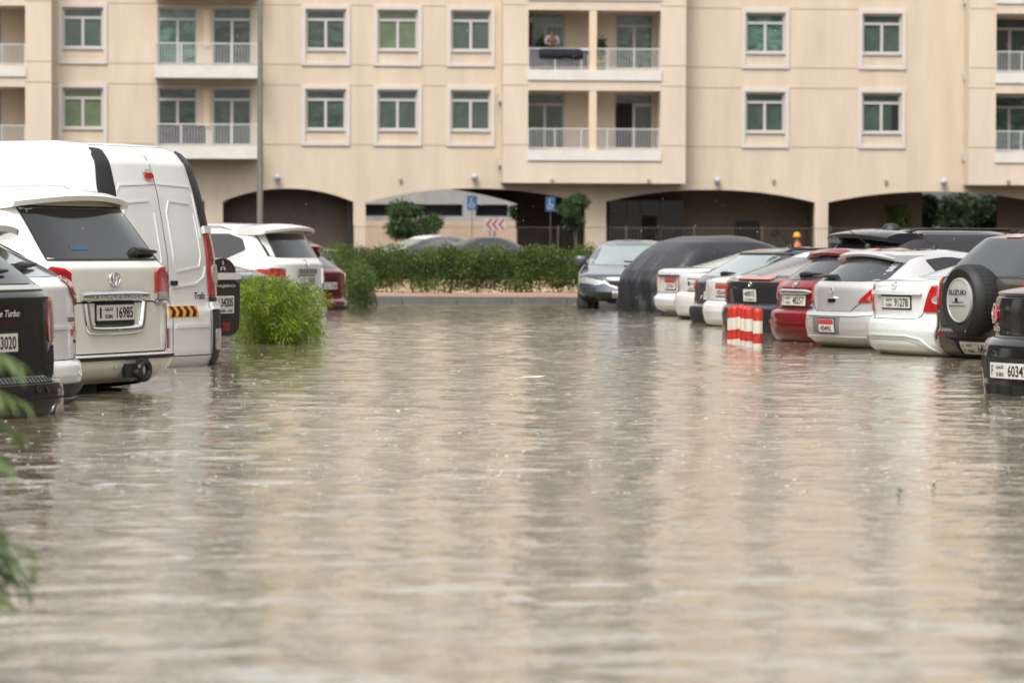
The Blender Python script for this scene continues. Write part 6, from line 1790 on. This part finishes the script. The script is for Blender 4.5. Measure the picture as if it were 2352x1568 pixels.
# ------------------------------------------------------------------ people
M_skin = mat('skin', (0.28, 0.16, 0.11), 0.5)
M_hair = mat('dark_hair', (0.015, 0.012, 0.01), 0.6)
def person(label, loc, rz, bent, cloth, trousers, hat=None, vest=None, group=None):
    o = thing('person', label, 'person', loc, rz, group)
    # joints (m): pelvis, chest, neck, head, arms, legs; bent = lean forward with forearms on a rail
    lean = 0.28 if bent else 0.03
    J = {'pel': (0, 0, 0.95), 'bel': (0, lean * 0.4, 1.12), 'che': (0, lean, 1.32), 'nec': (0, lean * 1.25, 1.47), 'hed': (0, lean * 1.45 + 0.02, 1.60), 'top': (0, lean * 1.45 + 0.02, 1.70)}
    for sg, k in ((-1, 'l'), (1, 'r')):
        J['sh' + k] = (sg * 0.19, lean, 1.40)
        J['el' + k] = (sg * 0.27, lean + (0.10 if bent else 0.02), 1.15 if bent else 1.12)
        J['wr' + k] = (sg * (0.10 if bent else 0.27), lean + (0.30 if bent else 0.12), 1.12 if bent else 0.90)
        J['hip' + k] = (sg * 0.10, 0, 0.90); J['kn' + k] = (sg * 0.11, 0.02, 0.50); J['an' + k] = (sg * 0.11, -0.02, 0.08); J['toe' + k] = (sg * 0.12, 0.14, 0.04)
        for f_ in range(4):
            J['f%d%s' % (f_, k)] = tuple(np.array(J['wr' + k]) + np.array(((f_ - 1.5) * 0.018, 0.10 if bent else 0.03, -0.02 if bent else -0.10)) * (1 - 0.1 * abs(f_ - 1.5)))
        J['th' + k] = tuple(np.array(J['wr' + k]) + np.array((-sg * 0.045, 0.05, -0.03)))
    E = [('pel', 'bel'), ('bel', 'che'), ('che', 'nec'), ('nec', 'hed'), ('hed', 'top')]
    rad = {'pel': 0.15, 'bel': 0.14, 'che': 0.16, 'nec': 0.06, 'hed': 0.095, 'top': 0.07}
    for k in 'lr':
        E += [('che', 'sh' + k), ('sh' + k, 'el' + k), ('el' + k, 'wr' + k), ('pel', 'hip' + k), ('hip' + k, 'kn' + k), ('kn' + k, 'an' + k), ('an' + k, 'toe' + k), ('wr' + k, 'th' + k)] + [('wr' + k, 'f%d%s' % (f_, k)) for f_ in range(4)]
        rad.update({'sh' + k: 0.065, 'el' + k: 0.045, 'wr' + k: 0.030, 'hip' + k: 0.09, 'kn' + k: 0.06, 'an' + k: 0.042, 'toe' + k: 0.035, 'th' + k: 0.009})
        rad.update({'f%d%s' % (f_, k): 0.008 for f_ in range(4)})
    def skin(name, keys, m, grow=0.0, parent=o):
        idx = {k: i for i, k in enumerate(keys)}
        me = bpy.data.meshes.new(name)
        me.from_pydata([J[k] for k in keys], [(idx[a], idx[b]) for a, b in E if a in idx and b in idx], [])
        ob = link(name, me, parent)
        sk = ob.modifiers.new('skin', 'SKIN')
        for i, k in enumerate(keys):
            r_ = rad[k] + grow
            me.skin_vertices[0].data[i].radius = (r_, r_ * (0.75 if k in ('pel', 'bel', 'che') else 1))
        me.skin_vertices[0].data[0].use_root = True
        sub = ob.modifiers.new('sub', 'SUBSURF'); sub.levels = 1; sub.render_levels = 1
        me.materials.append(m)
        sk.use_smooth_shade = True
        return ob
    skin('body', list(J), M_skin)
    sh = skin('shirt', ['pel', 'bel', 'che', 'shl', 'ell', 'shr', 'elr'], cloth, 0.018)
    skin('trousers', ['pel', 'hipl', 'knl', 'anl', 'hipr', 'knr', 'anr'], trousers, 0.016)
    if vest:
        rad['shl'] += 0.012; rad['shr'] += 0.012
        skin('vest', ['bel', 'che', 'shl', 'shr'], vest, 0.035)
    hx = J['top']
    if hat:
        MB().lathe([(0.165, -0.03), (0.16, -0.015), (0.125, 0.0), (0.12, 0.06), (0.085, 0.12), (0.01, 0.14)], 18, hx).build('helmet', hat, o, smooth=60)
    else:
        MB().lathe([(0.06, -0.10), (0.108, -0.05), (0.112, 0.0), (0.085, 0.05), (0.01, 0.075)], 16, (hx[0], hx[1] - 0.015, hx[2])).build('hair', M_hair, o, smooth=60)
    f = MB()
    hd = np.array(J['hed'])
    for sg in (-1, 1):
        f.box(hd[0] + sg * 0.035 - 0.012, hd[0] + sg * 0.035 + 0.012, hd[1] + 0.088, hd[1] + 0.10, hd[2] + 0.01, hd[2] + 0.022)
        f.box(hd[0] + sg * 0.098 - 0.008, hd[0] + sg * 0.098 + 0.008, hd[1] - 0.02, hd[1] + 0.015, hd[2] - 0.03, hd[2] + 0.03)
    f.box(hd[0] - 0.012, hd[0] + 0.012, hd[1] + 0.08, hd[1] + 0.115, hd[2] - 0.03, hd[2] + 0.005)
    f.box(hd[0] - 0.025, hd[0] + 0.025, hd[1] + 0.085, hd[1] + 0.097, hd[2] - 0.055, hd[2] - 0.047)
    f.build('face', mat('skin_dark', (0.13, 0.06, 0.045), 0.5), o)
    return o
def bw(x, y, z):
    return O + bU * x + bV * y + Vector((0, 0, z))
M_grey = mat('trouser_grey', (0.06, 0.06, 0.07), 0.8)
x, z = fl(1266, 112, BAYD + 0.3)
slab = fz(345, BAYD) + FLOOR + 0.02
person('person in a pale shirt leaning on the upper balcony railing of the middle bay', bw(fx(1266, BAYD + 0.45), BAYD + 0.5, slab - 0.12), AL + math.pi, True, mat('pale_shirt', (0.21, 0.19, 0.24), 0.8), M_grey)
P = at(1834, 131)
person('person in an orange vest and yellow hard hat walking behind the parked cars', (P.x, 131, CAMH + (560 - 531) / F * 131 - 1.86 + 0.02), R(70), False, mat('orange_sleeve', (0.55, 0.20, 0.12), 0.8), M_grey, hat=mat('yellow_helmet', (0.75, 0.33, 0.01), 0.4), vest=mat('orange_vest', (0.80, 0.16, 0.06), 0.7))
# washing on the balcony rail
def cloth(name, label, cat, pa, pb, pt_, pbm, m, y):
    xa, xb = fx(pa, y), fx(pb, y)
    z1, z0 = fz(pt_, y), fz(pbm, y)
    mb = MB(); n = 14
    for i in range(n + 1):
        x = xa + (xb - xa) * i / n
        wv = 0.015 * math.sin(i * 1.7)
        for yy, zz_ in ((y + 0.14, z1 - 0.25), (y + 0.13, z1 + 0.005), (y - 0.035, z1 + 0.008), (y - 0.05 + wv, (z0 + z1) / 2), (y - 0.05 + wv * 1.5, z0 + 0.02 * math.sin(i * 0.9))):
            mb.v.append((x, yy, zz_))
    for i in range(n):
        for k in range(4):
            mb.f.append((i * 5 + k, i * 5 + k + 1, i * 5 + 6 + k, i * 5 + 5 + k))
    o = mb.build(name, m, None, smooth=60)
    o.location = O; o.rotation_euler = (0, 0, AL)
    sl_ = o.modifiers.new('thick', 'SOLIDIFY'); sl_.thickness = 0.008
    tag(o, label, cat)
zoff = -1.6
cloth('blanket', 'dark navy blanket hung over the balcony railing beside the leaning person', 'blanket', 1240, 1338, 112, 134, mat('navy_cloth', (0.012, 0.014, 0.03), 0.85), BAYD + 0.06)
cloth('towel', 'pale towel over the balcony railing right of the navy blanket', 'towel', 1333, 1352, 111, 117, mat('pale_cloth', (0.5, 0.5, 0.56), 0.85), BAYD + 0.06)
# balcony planters
def pot_plant(px, k, label, seed, y=0.0, h=0.9):
    z = fz(345, BAYD) + k * FLOOR + 0.022
    w_ = bw(fx(px, y), y, z)
    o = thing('potted_plant', label, 'plant', w_, AL)
    MB().lathe([(0.12, 0), (0.17, 0.30), (0.18, 0.32), (0.15, 0.32), (0.14, 0.28)], 16).build('pot', mat('clay_pot', (0.3, 0.22, 0.15), 0.8), o, smooth=40)
    leaves([((0, 0, h * 0.75), (0.22, 0.2, h * 0.4), 1)], 420, 0.16, 0.05, seed, 0.3, 0.8, 0.2).build('foliage', L_tree, o)
pot_plant(1378, 1, 'green potted plant on the upper balcony right of the middle column', 61, -0.2, 1.25)
pot_plant(1246, 1, 'dark potted plant on the upper balcony behind the leaning person', 62, 0.1, 1.15)

# ------------------------------------------------------------------ floating things, splashes and rain
L_deb = leaf_mat('debris_leaf', (0.10, 0.16, 0.03), (0.25, 0.25, 0.08), 9)
def on_water(px, py):
    d = ray(px, py); k = -CAMH / d.z
    return C0 + d * k
p = on_water(1220, 868)
q = MB(); 
q.add([(-0.11, -0.02, 0.004), (-0.04, -0.06, 0.008), (0.06, -0.05, 0.008), (0.12, 0, 0.02), (0.05, 0.05, 0.01), (-0.06, 0.05, 0.01)], [(0, 1, 2, 3, 4, 5)])
o = q.build('floating_scrap', mat('pale_scrap', (0.6, 0.52, 0.4), 0.7)); o.location = p
tag(o, 'pale scrap floating in the middle of the flooded lane', 'litter')
for i, (px, py, lb) in enumerate(((2065, 1138, 'small green twig floating on the water at right, left of its pair'), (2145, 1126, 'smaller green twig floating on the water at right, right of its pair'))):
    p = on_water(px, py)
    q = leaves([((0, 0, 0.012), (0.010, 0.010, 0.012), 1)], 18, 0.024, 0.006, 70 + i, 0.3, 0.9, 0.2)
    o = q.build('floating_twig', L_fore); o.location = p
    tag(o, lb, 'twig', 'floating green twigs')

rg = random.Random(99)
M_splash = mat('splash_water', (0.62, 0.61, 0.58), 0.15, coat=0.5)
sp = MB()
for _ in range(1300):
    py = 715 + 420 * rg.random() ** 1.4
    px = rg.uniform(-40, 2400)
    p = on_water(px, py)
    if rg.random() < 0.72:        # a low bubble or a curl of foam
        rx, ry, rz_ = rg.uniform(0.004, 0.016), rg.uniform(0.003, 0.008), rg.uniform(0.0005, 0.0015)
        if rg.random() < 0.25: rx *= 1.8
        n = 6
        ring = [(p.x + rx * math.cos(k * 6.2832 / n), p.y + ry * math.sin(k * 6.2832 / n), 0.003) for k in range(n)]
        sp.add(ring + [(p.x, p.y, 0.004 + rz_)], [(k, (k + 1) % n, n) for k in range(n)])
    else:                         # a spike of water thrown up by a drop
        h = rg.uniform(0.008, 0.022); r_ = rg.uniform(0.001, 0.002)
        sp.add([(p.x - r_, p.y - r_, 0.0), (p.x + r_, p.y - r_, 0.0), (p.x, p.y + r_, 0.0), (p.x + rg.gauss(0, 0.004), p.y, h)], [(0, 1, 3), (1, 2, 3), (2, 0, 3)])
tag(sp.build('rain_splashes', M_splash), 'white splashes and bubbles of rain all over the flood water', 'splashes', kind='stuff')
rn = MB()
for _ in range(1500):
    Y = rg.uniform(20, 80)
    px = rg.uniform(-60, 2420); py = rg.uniform(-40, 900)
    p = at(px, Y); z = CAMH + (560 - py) / F * Y
    if z < 0.1: continue
    r_, h = rg.uniform(0.0007, 0.0014), rg.uniform(0.006, 0.014)
    x0, y0 = p.x, Y
    rn.add([(x0 - r_, y0, z), (x0, y0 - r_, z), (x0 + r_, y0, z), (x0, y0 + r_, z), (x0 + h * 0.2, y0, z + h), (x0 - h * 0.05, y0, z - h * 0.3)],
           [(0, 1, 4), (1, 2, 4), (2, 3, 4), (3, 0, 4), (1, 0, 5), (2, 1, 5), (3, 2, 5), (0, 3, 5)])
tag(rn.build('rain', mat('raindrop', (0.85, 0.85, 0.85), 0.2)), 'falling rain drops', 'rain', kind='stuff')
